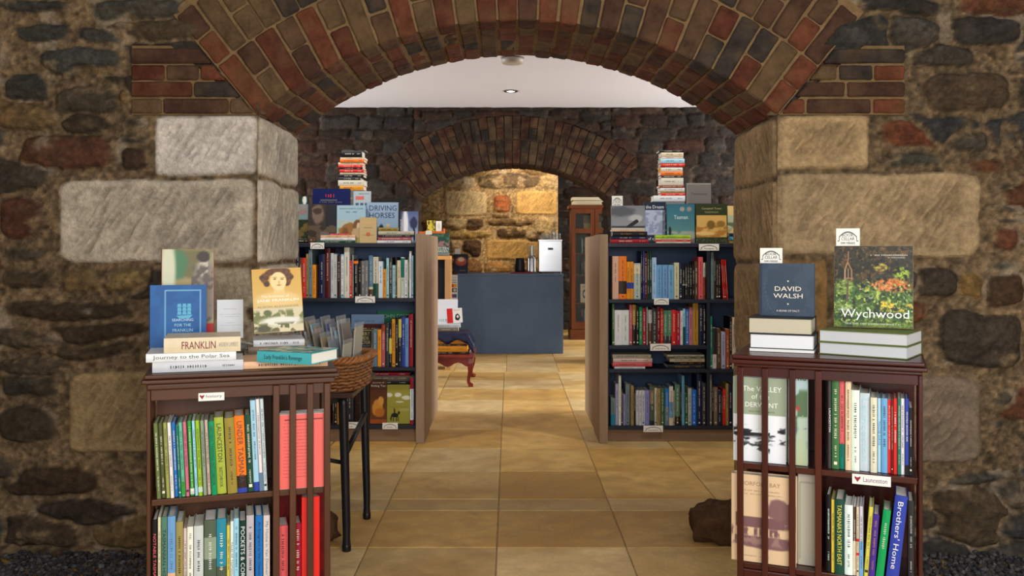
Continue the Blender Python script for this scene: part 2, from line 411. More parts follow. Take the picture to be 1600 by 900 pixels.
    if skew_rows:
        for s, xo in ((-1, SKX[0]), (1, SKX[1])):
            for r in range(4):
                z0 = SPR+.004+r*.0625; z1 = z0+.055
                tn = math.tan(ANG)
                lim = lambda z: CXO+s*(HALF+(z-SPR)*tn+.008)
                x = xo; k = r
                while True:
                    L = (.125, .235)[k % 2]*rs.uniform(.95, 1.1); k += 1 if rs.random() < .8 else 0
                    x2 = x-s*L; l0 = lim(z0); l1 = lim(z1)
                    c = tuple(v*tone for v in brick_col(rs)); last = False
                    if (x2-l0)*s < .07: last = True
                    xa, xb = (l0, l1) if last else (x2+s*j, x2+s*j)
                    if abs(x-xa) > .03:
                        pts = [(x, z0), (xa, z0), (xb, z1), (x, z1)]
                        if s < 0: pass
                        yy = -.021+rs.uniform(-.003, .003)
                        mb.hexa([(pts[0][0], yy, z0), (pts[1][0], yy, z0), (pts[1][0], .04, z0), (pts[0][0], .04, z0),
                                 (pts[3][0], yy, z1), (pts[2][0], yy, z1), (pts[2][0], .04, z1), (pts[3][0], .04, z1)], c)
                    if last: break
                    x = x2
    o = mb.build('brick_arch', M_BRICK, root, bevel=.006, seg=1)
    if skew_rows:
        ss = o.modifiers.new('subdivide', 'SUBSURF'); ss.subdivision_type = 'SIMPLE'; ss.levels = 2; ss.render_levels = 2
        tx = bpy.data.textures.new('brick_wear', 'CLOUDS'); tx.noise_scale = .035; tx.noise_depth = 3
        dm = o.modifiers.new('wear', 'DISPLACE'); dm.texture = tx; dm.strength = .008; dm.mid_level = .42; dm.texture_coords = 'LOCAL'
    return root

QUOIN_ROWS = [(180, 277, []), (279, 411, [.55]), (413, 576, []), (578, 706, [.5]), (708, 860, [])]
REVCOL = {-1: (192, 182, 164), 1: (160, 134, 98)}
SKX = (PX(208, 0)[0], PX(1411, 0)[0])
EXPL = rects('''
241 181 402 277 a 204,196,184
90 280 402 411 a 192,180,160
312 414 402 576 a 176,164,140
106 579 402 706 a 150,128,92
1210 180 1359 267 a 184,156,114
1210 270 1533 402 a 172,148,112
1210 405 1292 574 a 150,116,72
1210 588 1534 720 a 128,112,94
28 204 175 270 r 92,54,38
185 228 236 271 r 66,46,34
186 184 234 200 r 62,56,48
184 204 234 223 r 58,60,58
0 306 76 376 r 90,50,36
28 40 110 68 r 66,72,70
114 47 194 70 r 76,80,76
57 78 208 116 r 62,70,70
114 106 205 121 r 142,112,62
0 124 73 166 r 58,64,62
88 136 196 176 r 82,74,58
190 130 210 170 r 128,100,58
0 0 108 20 r 58,62,60
138 0 300 36 r 74,78,74
0 382 84 408 r 66,62,54
96 414 160 452 r 134,108,66
168 414 248 452 r 150,126,80
0 415 90 448 r 70,58,42
0 466 224 494 r 62,50,38
66 500 232 530 r 66,52,38
0 534 230 560 r 74,60,44
0 585 100 628 r 62,56,44
0 640 98 690 r 60,54,42
0 722 160 770 r 64,50,36
60 775 228 820 r 52,46,40
0 800 120 858 r 66,54,42
1335 0 1476 26 r 44,44,44
1486 22 1600 70 r 50,50,50
1425 70 1528 105 r 60,56,50
1440 112 1580 175 r 84,68,50
1366 192 1470 233 r 116,58,36
1474 202 1545 235 r 72,68,58
1366 240 1484 267 r 78,76,68
1487 241 1600 269 r 112,66,42
1563 190 1600 234 r 68,66,58
1540 277 1600 294 r 60,58,56
1540 316 1600 334 r 58,62,66
1540 338 1600 354 r 56,60,66
1545 357 1592 398 r 112,66,48
1545 403 1592 421 r 78,88,98
1430 408 1502 466 r 58,52,44
1502 424 1540 462 r 146,114,58
1544 424 1600 474 r 70,54,40
1458 482 1600 575 r 58,54,48
1548 604 1600 640 r 64,64,58
1540 648 1578 668 r 66,62,58
1478 730 1578 754 r 68,66,60
1456 758 1572 852 r 88,72,52
1585 690 1600 780 r 74,76,78
''')
def pal_near(x, z, rs):
    L = [(66, 65, 59), (78, 66, 50), (84, 62, 46), (68, 56, 42), (108, 88, 58), (62, 56, 47), (88, 58, 42)]
    R = [(56, 55, 52), (70, 64, 56), (66, 54, 43), (98, 62, 42), (78, 68, 56), (54, 53, 51)]
    return (L if x < 0 else R)[rs.randint(0, 7 if x < 0 else 6)]
wall_near = arch_wall('wall_near', YF, 11, EXPL, pal_near, .0065, dict(relief=.030, warp=.026, mort=(116, 97, 72), rowh=(.08, .16), roww=(.18, .5), smear=.66), tone=.88)
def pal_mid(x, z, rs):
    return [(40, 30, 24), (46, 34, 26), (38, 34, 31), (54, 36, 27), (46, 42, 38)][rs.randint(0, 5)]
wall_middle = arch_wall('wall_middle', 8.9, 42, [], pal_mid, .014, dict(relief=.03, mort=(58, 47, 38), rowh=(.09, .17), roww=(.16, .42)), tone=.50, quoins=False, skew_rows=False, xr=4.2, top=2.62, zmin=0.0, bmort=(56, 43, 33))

# far wall with its lit stone pier
Z3 = 12.1
EX3 = rects('''
640 272 692 298 r 120,100,72
694 274 743 297 r 168,148,116
745 270 843 296 r 92,76,58
845 268 872 297 r 172,146,104
694 299 760 336 a 176,156,120
768 304 800 334 r 150,88,52
806 299 871 335 a 196,158,98
694 339 726 358 r 170,148,108
728 340 756 358 r 74,58,40
758 340 836 352 r 110,84,54
838 338 868 372 r 160,138,100
694 360 768 374 r 150,126,72
774 356 824 372 r 78,60,40
702 375 720 396 r 170,150,120
722 374 756 402 r 72,56,42
759 375 842 405 a 172,138,84
700 402 755 428 r 120,88,56
756 406 800 428 r 150,112,66
802 408 842 428 r 90,64,40
640 300 690 318 r 128,106,66
640 330 690 350 r 140,116,70
''', Z3)
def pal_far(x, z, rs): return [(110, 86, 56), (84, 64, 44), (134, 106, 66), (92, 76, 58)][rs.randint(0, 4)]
wf = empty('wall_far', (0, Z3, 0)); struct(wf)
XC = PX(872, 0, Z3)[0]
xs = np.linspace(-3.0, XC, 260); zs = np.arange(0, 2.6, .014)
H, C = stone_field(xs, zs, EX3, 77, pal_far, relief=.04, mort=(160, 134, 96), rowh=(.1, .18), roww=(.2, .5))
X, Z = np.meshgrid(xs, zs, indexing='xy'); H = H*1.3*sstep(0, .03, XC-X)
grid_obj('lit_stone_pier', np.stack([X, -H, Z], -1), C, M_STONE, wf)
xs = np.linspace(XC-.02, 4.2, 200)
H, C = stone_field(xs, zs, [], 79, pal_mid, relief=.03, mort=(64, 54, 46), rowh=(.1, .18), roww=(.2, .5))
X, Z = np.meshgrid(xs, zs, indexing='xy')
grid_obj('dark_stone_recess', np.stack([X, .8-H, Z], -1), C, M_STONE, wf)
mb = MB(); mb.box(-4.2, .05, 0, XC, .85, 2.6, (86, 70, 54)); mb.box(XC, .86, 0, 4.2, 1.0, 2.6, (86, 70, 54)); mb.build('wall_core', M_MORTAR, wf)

# side walls with window openings, ceilings
def side_wall(name, x0, x1, y0, y1, h, win=None):
    mb = MB(); c = (170, 160, 146)
    if win:
        a, b, z0, z1 = win
        mb.box(x0, y0, 0, x1, a, h, c); mb.box(x0, b, 0, x1, y1, h, c); mb.box(x0, a, 0, x1, b, z0, c); mb.box(x0, a, z1, x1, b, h, c)
    else: mb.box(x0, y0, 0, x1, y1, h, c)
    return struct(mb.build(name, M_MORTAR))
side_wall('wall_left', -4.3, -4.0, 3.97, 8.9, 2.6, (6.6, 8.4, .7, 2.2))
side_wall('wall_right', 4.0, 4.3, 3.97, 8.9, 2.6, (6.6, 8.4, .7, 2.2))
side_wall('wall_left_rear', -4.3, -4.0, 8.9, 13.1, 2.6)
side_wall('wall_right_rear', 4.0, 4.3, 8.9, 13.1, 2.6, (10.0, 11.4, .7, 2.2))
side_wall('wall_left_front', -3.5, -3.2, -3.0, 3.36, 2.95)
side_wall('wall_right_front', 3.2, 3.5, -3.0, 3.36, 2.95)
for i, (x, a, b) in enumerate(((-4.15, 6.6, 8.4), (4.15, 6.6, 8.4), (4.15, 10.0, 11.4))):
    mb = MB(); c = (235, 232, 225)
    for (ya, yb, za, zb) in ((a, a+.06, .7, 2.2), (b-.06, b, .7, 2.2), (a, b, .7, .76), (a, b, 2.14, 2.2), ((a+b)/2-.02, (a+b)/2+.02, .7, 2.2), (a, b, 1.43, 1.47)):
        mb.box(x-.03, ya, za, x+.03, yb, zb, c)
    struct(mb.build('window_%d' % (i+1), M_GENERIC))
mb = MB(); mb.box(-4.3, YF+TH, 2.56, 4.3, 8.92, 2.70, (236, 236, 238)); struct(mb.build('ceiling', M_PLASTER))
mb = MB(); mb.box(-4.3, 8.95, 2.56, 4.3, 13.1, 2.70, (236, 236, 238)); struct(mb.build('ceiling_rear', M_PLASTER))
mb = MB(); mb.box(-3.5, -3.0, 2.9, 3.5, YF+.02, 3.05, (200, 196, 190)); struct(mb.build('ceiling_front', M_PLASTER))

# floor of sandstone pavers
mb = MB(); rs = random.Random(5)
rows = [-3.0]; 
while rows[-1] < 2.3: rows.append(rows[-1]+.56)
rows += [2.86, 3.46, 3.95, 4.13, 4.65, 5.19, 5.73, 6.27, 6.85, 7.40, 7.90, 8.42, 9.05, 9.60, 10.1, 10.65, 11.2, 11.75, 12.3, 12.9]
rows = sorted(set(round(r, 3) for r in rows)); g = .0035
for i in range(len(rows)-1):
    y0, y1 = rows[i], rows[i+1]
    if y1-y0 < .1: continue
    warm = 1.0 if y0 < 3.9 else (.93 if y0 < 4.1 else 1.0)
    for k in range(-9, 9):
        x0 = -.05+.5*k+(.0 if y0 < 8 else .02); x1 = x0+.502
        t = rs.uniform(.90, 1.06)*warm; base = rs.choice([(210, 172, 102), (214, 180, 116), (204, 162, 88), (214, 186, 130)])
        if 3.4 < y0 < 3.9: base = rs.choice([(198, 158, 88), (194, 156, 90)])
        c = tuple(min(255, v*t) for v in base)
        mb.box(x0+g, y0+g, -.05, x1-g, y1-g, 0, c)
fl = mb.build('floor', M_FLOOR, bevel=.003, seg=2); struct(fl)
mb = MB(); mb.box(-4.5, -3.0, -.12, 4.5, 13.1, -.006, (176, 152, 116)); struct(mb.build('floor_grout', M_MORTAR))

# gravel margins along the foot of the near wall
def gravel(x0, x1, name, label):
    rs = np.random.RandomState(3); n = 4600
    ico = np.array([(0, 0, 1), (.89, 0, .45), (.28, .85, .45), (-.72, .53, .45), (-.72, -.53, .45), (.28, -.85, .45), (.72, .53, -.45), (-.28, .85, -.45), (-.89, 0, -.45), (-.28, -.85, -.45), (.72, -.53, -.45), (0, 0, -1)])
    fc = [(0, 1, 2), (0, 2, 3), (0, 3, 4), (0, 4, 5), (0, 5, 1), (1, 6, 2), (2, 7, 3), (3, 8, 4), (4, 9, 5), (5, 10, 1), (6, 7, 2), (7, 8, 3), (8, 9, 4), (9, 10, 5), (10, 6, 1), (11, 7, 6), (11, 8, 7), (11, 9, 8), (11, 10, 9), (11, 6, 10)]
    mb = MB()
    for i in range(n):
        c = np.array([rs.uniform(x0, x1), rs.uniform(2.85, 3.37), rs.uniform(.004, .022)])
        s = rs.uniform(.006, .013)*np.array([1, rs.uniform(.6, 1), rs.uniform(.5, .8)])
        a = rs.uniform(0, 6.3); R = np.array([[math.cos(a), -math.sin(a), 0], [math.sin(a), math.cos(a), 0], [0, 0, 1]])
        g0 = rs.choice([44, 54, 64, 76, 92], p=[.3, .3, .2, .14, .06]); mb.add([tuple(c+R@(v*s*rs.uniform(.8, 1.15))) for v in ico], fc, (g0, g0, g0*1.02))
    o = mb.build(name, M_GRAVEL); tag(o, label, 'gravel', kind='stuff')
gravel(-2.4, -.98, 'gravel', 'dark grey gravel along the foot of the stone wall, left of the arch')
gravel(1.04, 2.4, 'gravel', 'dark grey gravel along the foot of the stone wall, right of the arch')

def rock(name, loc, sc, seed, label):
    rs = np.random.RandomState(seed); n = 40; m = 24
    th = np.linspace(0, 2*PI, n+1); ph = np.linspace(0.0, PI, m)
    T, Pp = np.meshgrid(th, ph, indexing='xy')
    x = np.sin(Pp)*np.cos(T); y = np.sin(Pp)*np.sin(T); z = np.cos(Pp)
    r = 1+.55*(fbm(x*1.7+5+z, y*1.7+z*1.3, seed)-.5)+.25*(fbm(x*6+z*3, y*6, seed+2)-.5)
    # make it facetted like a broken stone
    x = np.sign(x)*abs(x)**.8; z = np.sign(z)*abs(z)**.7
    P = np.stack([x*r*sc[0], y*r*sc[1], np.maximum(z*r*sc[2], -sc[2]*.85)], -1)
    nn = fbm(T*2, Pp*4, seed+9)
    C = lin((92, 66, 44))*(0.6+.9*nn)[..., None]
    o = grid_obj(name, P, C, M_STONE); o.location = loc; tag(o, label, 'rock'); return o
rock('foundation_stone', (.855, 3.56, .06), (.125, .11, .085), 4, 'rough brown foundation stone jutting onto the floor at foot of right pillar')
rock('foundation_stone', (-.80, 3.52, .055), (.115, .10, .085), 9, 'rough brown foundation stone jutting onto the floor at foot of left pillar')

# ceiling fittings
e = empty('smoke_detector', (.022, 6.45, 2.56), label='round white smoke detector on the white ceiling, seen under the arch', cat='smoke detector')
mb = MB(); mb.lathe([(.055, -.075), (.075, -.07), (.082, -.05), (.082, -.038)], 28, (176, 168, 158)); mb.build('sensor_housing', M_GENERIC, e, True)
mb = MB(); mb.lathe([(.076, -.038), (.076, -.03)], 28, (70, 70, 70)); mb.build('vent_slot', M_GENERIC, e)
mb = MB(); mb.lathe([(.086, -.03), (.086, 0)], 28, (176, 170, 160)); mb.build('base_plate', M_GENERIC, e)
e = empty('downlight', (.012, 7.96, 2.56), label='small round recessed downlight glowing in the white ceiling', cat='light')
mb = MB()
for k in range(24):
    a0 = 2*PI*k/24; a1 = 2*PI*(k+1)/24; p = lambda r, a, z: (r*math.cos(a), r*math.sin(a), z)
    mb.quad(p(.063, a0, -.006), p(.063, a1, -.006), p(.040, a1, -.008), p(.040, a0, -.008), (60, 56, 50))
    mb.quad(p(.063, a0, 0), p(.063, a1, 0), p(.063, a1, -.006), p(.063, a0, -.006), (60, 56, 50))
mb.build('trim_ring', M_GENERIC, e)
mb = MB(); mb.lathe([(.034, -.0045), (.034, -.002)], 20, (255, 250, 240)); mb.build('lamp', M_LAMP, e)
# ================================================================= BOOKS
PAL = {}
for ln in '''olive 104,116,66|dark olive 84,84,48|moss 150,152,84|white 222,226,228|blue 30,112,186|teal 16,118,98|mint 96,184,150|pink 190,112,126|green 52,150,56|pale blue 160,208,222|lime 156,196,34
sage 140,156,132|beige 190,184,162|emerald 14,146,86|chartreuse 158,176,62|khaki 150,130,58|orange 240,120,24|dark green 28,74,56|cream 214,200,168|black 20,20,22|slate green 84,128,104
sky blue 108,160,206|tan 160,134,84|pale pink 216,190,180|grey green 78,92,76|turquoise 40,130,156|yellow 216,206,78|light blue 156,206,226|silver 178,180,180|ivory 210,206,188|coral 214,92,96|crimson 156,26,48
red 206,38,34|dark red 116,18,24|grey 118,118,118|dark grey 58,58,62|navy 22,32,66|maroon 84,18,26|brown 88,60,40|dark brown 52,36,28|rust 150,70,36|gold 176,134,44|lavender 140,140,196|purple 66,44,140|royal blue 44,66,160
steel blue 92,120,150|rose 178,92,100|amber 226,150,34|charcoal 40,42,46|pale grey 196,200,204|leaf green 66,110,62|grey blue 104,124,140|pale green 186,206,190|lilac 170,170,204|taupe 124,108,90|scarlet 224,46,40|peach 222,178,140|bottle green 18,54,42|bright blue 30,110,200|grey teal 110,136,136'''.replace('\n', '|').split('|'):
    k, v = ln.rsplit(' ', 1); PAL[k] = tuple(int(t) for t in v.split(','))

TXT = {}
def text_geo(s):
    if s in TXT: return TXT[s]
    cu = bpy.data.curves.new('t', 'FONT'); cu.body = s; cu.size = 1; cu.resolution_u = 2
    cu.align_x = 'CENTER'
    ob = bpy.data.objects.new('t', cu); COL.objects.link(ob); bpy.context.view_layer.update()
    me = bpy.data.meshes.new_from_object(ob.evaluated_get(bpy.context.evaluated_depsgraph_get()))
    v = np.array([tuple(p.co)[:2] for p in me.vertices]); f = [tuple(p.vertices) for p in me.polygons]
    bpy.data.objects.remove(ob); bpy.data.curves.remove(cu); bpy.data.meshes.remove(me)
    lo = v.min(0); hi = v.max(0); v = (v-(lo+hi)/2)
    TXT[s] = (v, f, (hi-lo)); return TXT[s]
def put_text(mb, s, w, h, M, col, bold=0.0):
    "text scaled into w x h, M maps (a,b) to a 3d point"
    v, f, sz = text_geo(s); sx = w/sz[0]; sy = h/sz[1] if h else sx
    mb.add([M(a*sx, b*sy) for a, b in v], f, col)
def bars(mb, w, h, M, col, rs, n=None):
    "lines of marks for lettering too small to read: w long, h high"
    a = -w/2
    while a < w/2-h*.3:
        l = h*rs.uniform(.35, .6)
        if rs.random() < .85 or a == -w/2:
            b0 = -h/2*rs.uniform(.6, 1); b1 = h/2*rs.uniform(.7, 1)
            mb.add([M(a, b0), M(a+l*.45, b0), M(a+l*.45, b1), M(a, b1)], [(0, 1, 2, 3)], col)
            if rs.random() < .6: mb.add([M(a, -h*.08), M(a+l, -h*.08), M(a+l, h*.12), M(a, h*.12)], [(0, 1, 2, 3)], col)
        a += l+h*.22

PAPER = (226, 222, 208)
def book_meshes(w, h, t, col, parent, hard=True, paper=PAPER, bands=(), spine_col=None, edge_col=None):
    "canonical book: spine at x=0, front cover on y=0 facing -y, height along z"
    b = .0022 if hard else .0006; ov = .003 if hard else .0003
    b = min(b, t*.2)
    mb = MB(); sc = spine_col or col
    mb.box(0, 0, 0, w, b, h, col); mb.box(0, t-b, 0, w, t, h, edge_col or col)
    n = 5; bulge = min(.003, t*.12) if hard and t > .012 else 0
    prof = [(-bulge*math.sin(PI*k/n), t*k/n) for k in range(n+1)]
    for k in range(n):
        (x0, y0), (x1, y1) = prof[k], prof[k+1]
        mb.quad((x0, y0, 0), (x0, y0, h), (x1, y1, h), (x1, y1, 0), sc)
        mb.quad((x0, y0, h), (b, y0, h), (b, y1, h), (x1, y1, h), sc)
        mb.quad((x0, y0, 0), (x1, y1, 0), (b, y1, 0), (b, y0, 0), sc)
    for z0, z1, c in bands:
        c = PAL.get(c, c); e = .0004
        for k in range(n):
            (x0, y0), (x1, y1) = prof[k], prof[k+1]
            mb.quad((x0-e, y0, z0*h), (x0-e, y0, z1*h), (x1-e, y1, z1*h), (x1-e, y1, z0*h), c)
    mb.build('cover', M_COVER, parent)
    mb = MB(); mb.box(b*1.01, b*1.01, ov, w-ov, t-b*1.01, h-ov, paper); mb.build('pages', M_PAGES, parent)
    return bulge
def set_orient(o, pos, cols, ):
    m = Matrix(((cols[0][0], cols[1][0], cols[2][0], pos[0]), (cols[0][1], cols[1][1], cols[2][1], pos[1]), (cols[0][2], cols[1][2], cols[2][2], pos[2]), (0, 0, 0, 1)))
    o.matrix_basis = m

class Frame:
    "a vertical face in the room: origin, heading; u runs along it to the right, v into it"
    def __init__(s, ox, oy, yaw):
        s.o = Vector((ox, oy, 0)); s.yaw = yaw
        s.ud = Vector((math.cos(yaw), math.sin(yaw), 0)); s.vd = Vector((-math.sin(yaw), math.cos(yaw), 0))
        s.M = Matrix.Translation(s.o) @ Matrix.Rotation(yaw, 4, 'Z')
    def w(s, u, v, z): return s.o+s.ud*u+s.vd*v+Vector((0, 0, z))
    def u(s, px, v=0):
        k = (px-VX)/F; b = s.o+s.vd*v
        return (k*b.y-b.x)/(s.ud.x-k*s.ud.y)
    def z(s, py, u, v=0): return EYE-(py-HY)*s.w(u, v, 0).y/F

SEEN = {}
def ordinal(i): return ['first', 'second', 'third', 'fourth', 'fifth', 'sixth', 'seventh', 'eighth', 'ninth', 'tenth', 'eleventh', 'twelfth'][i]
def auto_labels(items, where, unit='book', frm='from the left'):
    "items: [(object, colour name, extra)]; colour and extra first, then place among equals"
    cnt = {}
    for o, c, x in items: cnt.setdefault((c+x), []).append(o)
    done = {}
    for o, c, x in items:
        k = c+x; same = cnt[k]; i = done.get(k, 0); done[k] = i+1
        ex = (' '+x) if x else ''
        if len(same) == 1: lab = '%s %s%s, %s' % (c, unit, ex, where)
        elif len(same) == 2:
            lab = '%s %s%s, %s of two %s, %s' % (c, unit, ex, {'from the left': ('left', 'right'), 'from the top': ('upper', 'lower')}[frm][i], '', where)
            lab = lab.replace(' ,', ',')
        elif len(same) == 3:
            lab = '%s %s%s, %s of three, %s' % (c, unit, ex, ({'from the left': ('leftmost', 'middle', 'rightmost'), 'from the top': ('top', 'middle', 'lowest')}[frm])[i], where)
        else: lab = '%s %s%s, %s %s of %d alike, %s' % (c, unit, ex, ordinal(i), frm, len(same), where)
        o['label'] = lab

def contrast(c):
    l = .3*c[0]+.6*c[1]+.1*c[2]
    return (235, 228, 205) if l < 120 else (48, 44, 44)

def spine_row(fr, v, zb, specs, where, group, depth=.15, org=(0, 0), sc=1.0, lean=0.0, hard=True, umin=-9, umax=9, small=True, seed=1, extra_z=0):
    "specs lines: xl xr ytop colour | title | colour of title | bands | lean | note"
    rs = random.Random(seed); items = []; cur = umin
    for ln in specs.strip().splitlines():
        fs = [s.strip() for s in ln.split('|')]; a = fs[0].split(None, 3)
        xl = org[0]+float(a[0])/sc; xr = org[0]+float(a[1])/sc; yt = org[1]+float(a[2])/sc; cn = a[3]
        title = fs[1] if len(fs) > 1 else ''; tc = PAL.get(fs[2]) if len(fs) > 2 and fs[2] else None
        bands = [(float(p), float(q), c.strip()) for p, q, c in (b.split('-') for b in fs[3].split(','))] if len(fs) > 3 and fs[3] else ()
        ln_ = math.radians(float(fs[4])) if len(fs) > 4 and fs[4] else lean
        note = fs[5] if len(fs) > 5 else ''
        vv = v+rs.uniform(0, .012)
        u0 = max(fr.u(xl, vv), cur+.0006); u1 = fr.u(xr, vv)
        if u1-u0 < .004: u1 = u0+.004
        if u1 > umax: u1 = umax
        if u1-u0 < .003: continue
        t = (u1-u0)*math.cos(ln_); h = fr.z(yt, u0, vv)-zb
        h = h/math.cos(ln_)-.001; cur = u1
        col = tuple(min(255, max(0, q*rs.uniform(.95, 1.05))) for q in PAL[cn])
        dp = depth-(vv-v)-rs.uniform(0, .012)
        root = empty('book', group=group, cat='book')
        book_meshes(dp, h, t, col, root, hard and t > .008, bands=bands, paper=rs.choice([(226, 222, 208), (214, 206, 186), (232, 230, 224)]))
        # lettering on the spine
        mb = MB(); tcol = tc or contrast(PAL[cn]); e = -min(.003, t*.12)-.0009 if hard and t > .012 else -.0009
        M = lambda a_, b_, cz: (e, t/2-b_, cz-a_)
        if title:
            parts_ = title.split('/')
            if len(parts_) == 1:
                L = min(h*.80, len(title)*min(t*.56, .0135)*1.25); put_text(mb, title, L, min(t*.56, L/len(title)*1.5, .0135), lambda a_, b_: M(a_, b_, h*.53), tcol)
            else:
                put_text(mb, parts_[0], min(h*.50, len(parts_[0])*.0135), min(t*.5, .014, h*.5/len(parts_[0])*1.5), lambda a_, b_: M(a_, b_, h*.67), tcol)
                mb.build('spine_lettering', M_INK, root); mb = MB()
                put_text(mb, parts_[1], h*.26, min(t*.42, h*.26/len(parts_[1])*1.5), lambda a_, b_: M(a_, b_, h*.22), tcol)
        else:
            L = h*rs.uniform(.38, .6); bars(mb, L, min(t*.42, .008), lambda a_, b_: M(a_, b_, h*.62), tcol, rs)
            if rs.random() < .7:
              mb.build('spine_lettering', M_INK, root); mb = MB(); bars(mb, h*rs.uniform(.12, .2), min(t*.34, .006), lambda a_, b_: M(a_, b_, h*.2), tcol, rs)
            if rs.random() < .35:
                if mb.f: mb.build('spine_lettering', M_INK, root)
                mb = MB(); q = min(t*.3, .004); mb.quad((e, t/2+q, .012), (e, t/2+q, .012+2*q), (e, t/2-q, .012+2*q), (e, t/2-q, .012), tcol)
        if mb.f: mb.build('spine_lettering', M_INK, root)
        # orient: book x -> v, book y -> -u ; lean about v axis
        ex = fr.vd; ey = -fr.ud; ez = Vector((0, 0, 1))
        if ln_:
            R = Matrix.Rotation(ln_, 3, fr.vd); ey = R @ ey; ez = R @ ez   # positive leans right
        if ln_ > 0:   # pivot on right lower corner
            p = fr.w(u1, vv, zb+.0005)
        elif ln_ < 0:
            p = fr.w(u0, vv, zb+.0005)-ey*t
        else: p = fr.w(u1, vv, zb+.0005)
        set_orient(root, p, (ex, ey, ez))
        thick = ('thin ' if t < .011*(1 if depth < .2 else 1) else 'thick ' if t > .034 else '')
        items.append((root, thick+cn, ('leaning' if (abs(ln_) > .06 and not lean) else '')+((' ' if (abs(ln_) > .06 and not lean) and note else '')+note)))
    auto_labels([(o, c, x.strip()) for o, c, x in items], where)
    return cur

def stack(fr, v, zb, specs, where, group, depth=.15, org=(0, 0), sc=1.0, fore=False, seed=1, paper=PAPER):
    "books lying flat, listed from the TOP down: xl xr ytop ybot colour | title | colour"
    rs = random.Random(seed); L = specs.strip().splitlines(); z = zb; items = []
    for ln in reversed(L):
        fs = [s.strip() for s in ln.split('|')]; a = fs[0].split(None, 4)
        xl, xr = org[0]+float(a[0])/sc, org[0]+float(a[1])/sc; cn = a[4]
        vv = v+rs.uniform(0, .01); u0, u1 = fr.u(xl, vv), fr.u(xr, vv)
        t = max(.004, (float(a[3])-float(a[2]))/sc*fr.w((u0+u1)/2, vv, 0).y/F)
        h = u1-u0; title = fs[1] if len(fs) > 1 else ''; tc = PAL.get(fs[2]) if len(fs) > 2 and fs[2] else contrast(PAL[cn])
        root = empty('book', group=group, cat='book')
        pcol = PAL[fs[3]] if len(fs) > 3 and fs[3] else paper
        book_meshes(depth, h, t, PAL[cn], root, t > .012, paper=pcol)
        mb = MB(); e = -min(.003, t*.12)-.0009 if t > .012 else -.0009
        M = lambda a_, b_, cz: (e, t/2-b_, cz-a_)
        if '/' in title:
            a1, a2 = title.split('/'); put_text(mb, a1, h*.44, t*.5, lambda a_, b_: M(a_, b_, h*.55), tc)
            mb.build('spine_lettering', M_INK, root); mb = MB(); put_text(mb, a2, h*.26, t*.3, lambda a_, b_: M(a_, b_, h*.16), (150, 146, 140))
        elif title:
            Lg = min(h*.85, len(title)*t*.62); put_text(mb, title, Lg, t*.55, lambda a_, b_: M(a_, b_, h*.5), tc)
        elif not fore:
            bars(mb, h*rs.uniform(.3, .55), min(t*.42, .009), lambda a_, b_: M(a_, b_, h*.6), tc, rs)
            mb.build('spine_lettering', M_INK, root); mb = MB(); bars(mb, h*.14, min(t*.36, .007), lambda a_, b_: M(a_, b_, h*.16), tc, rs)
        if mb.f: mb.build('spine_lettering', M_INK, root)
        if not fore: ex, ey, ez, p = fr.vd, Vector((0, 0, -1)), -fr.ud, fr.w(u1, vv, z+t)
        else: ex, ey, ez, p = -fr.vd, Vector((0, 0, -1)), fr.ud, fr.w(u0, vv+depth, z+t)
        set_orient(root, p, (ex, ey, ez)); z += t+.0006
        items.append((root, ('thin ' if t < .011 else '')+cn, ''))
    auto_labels(items[::-1], where, frm='from the top')
    return z

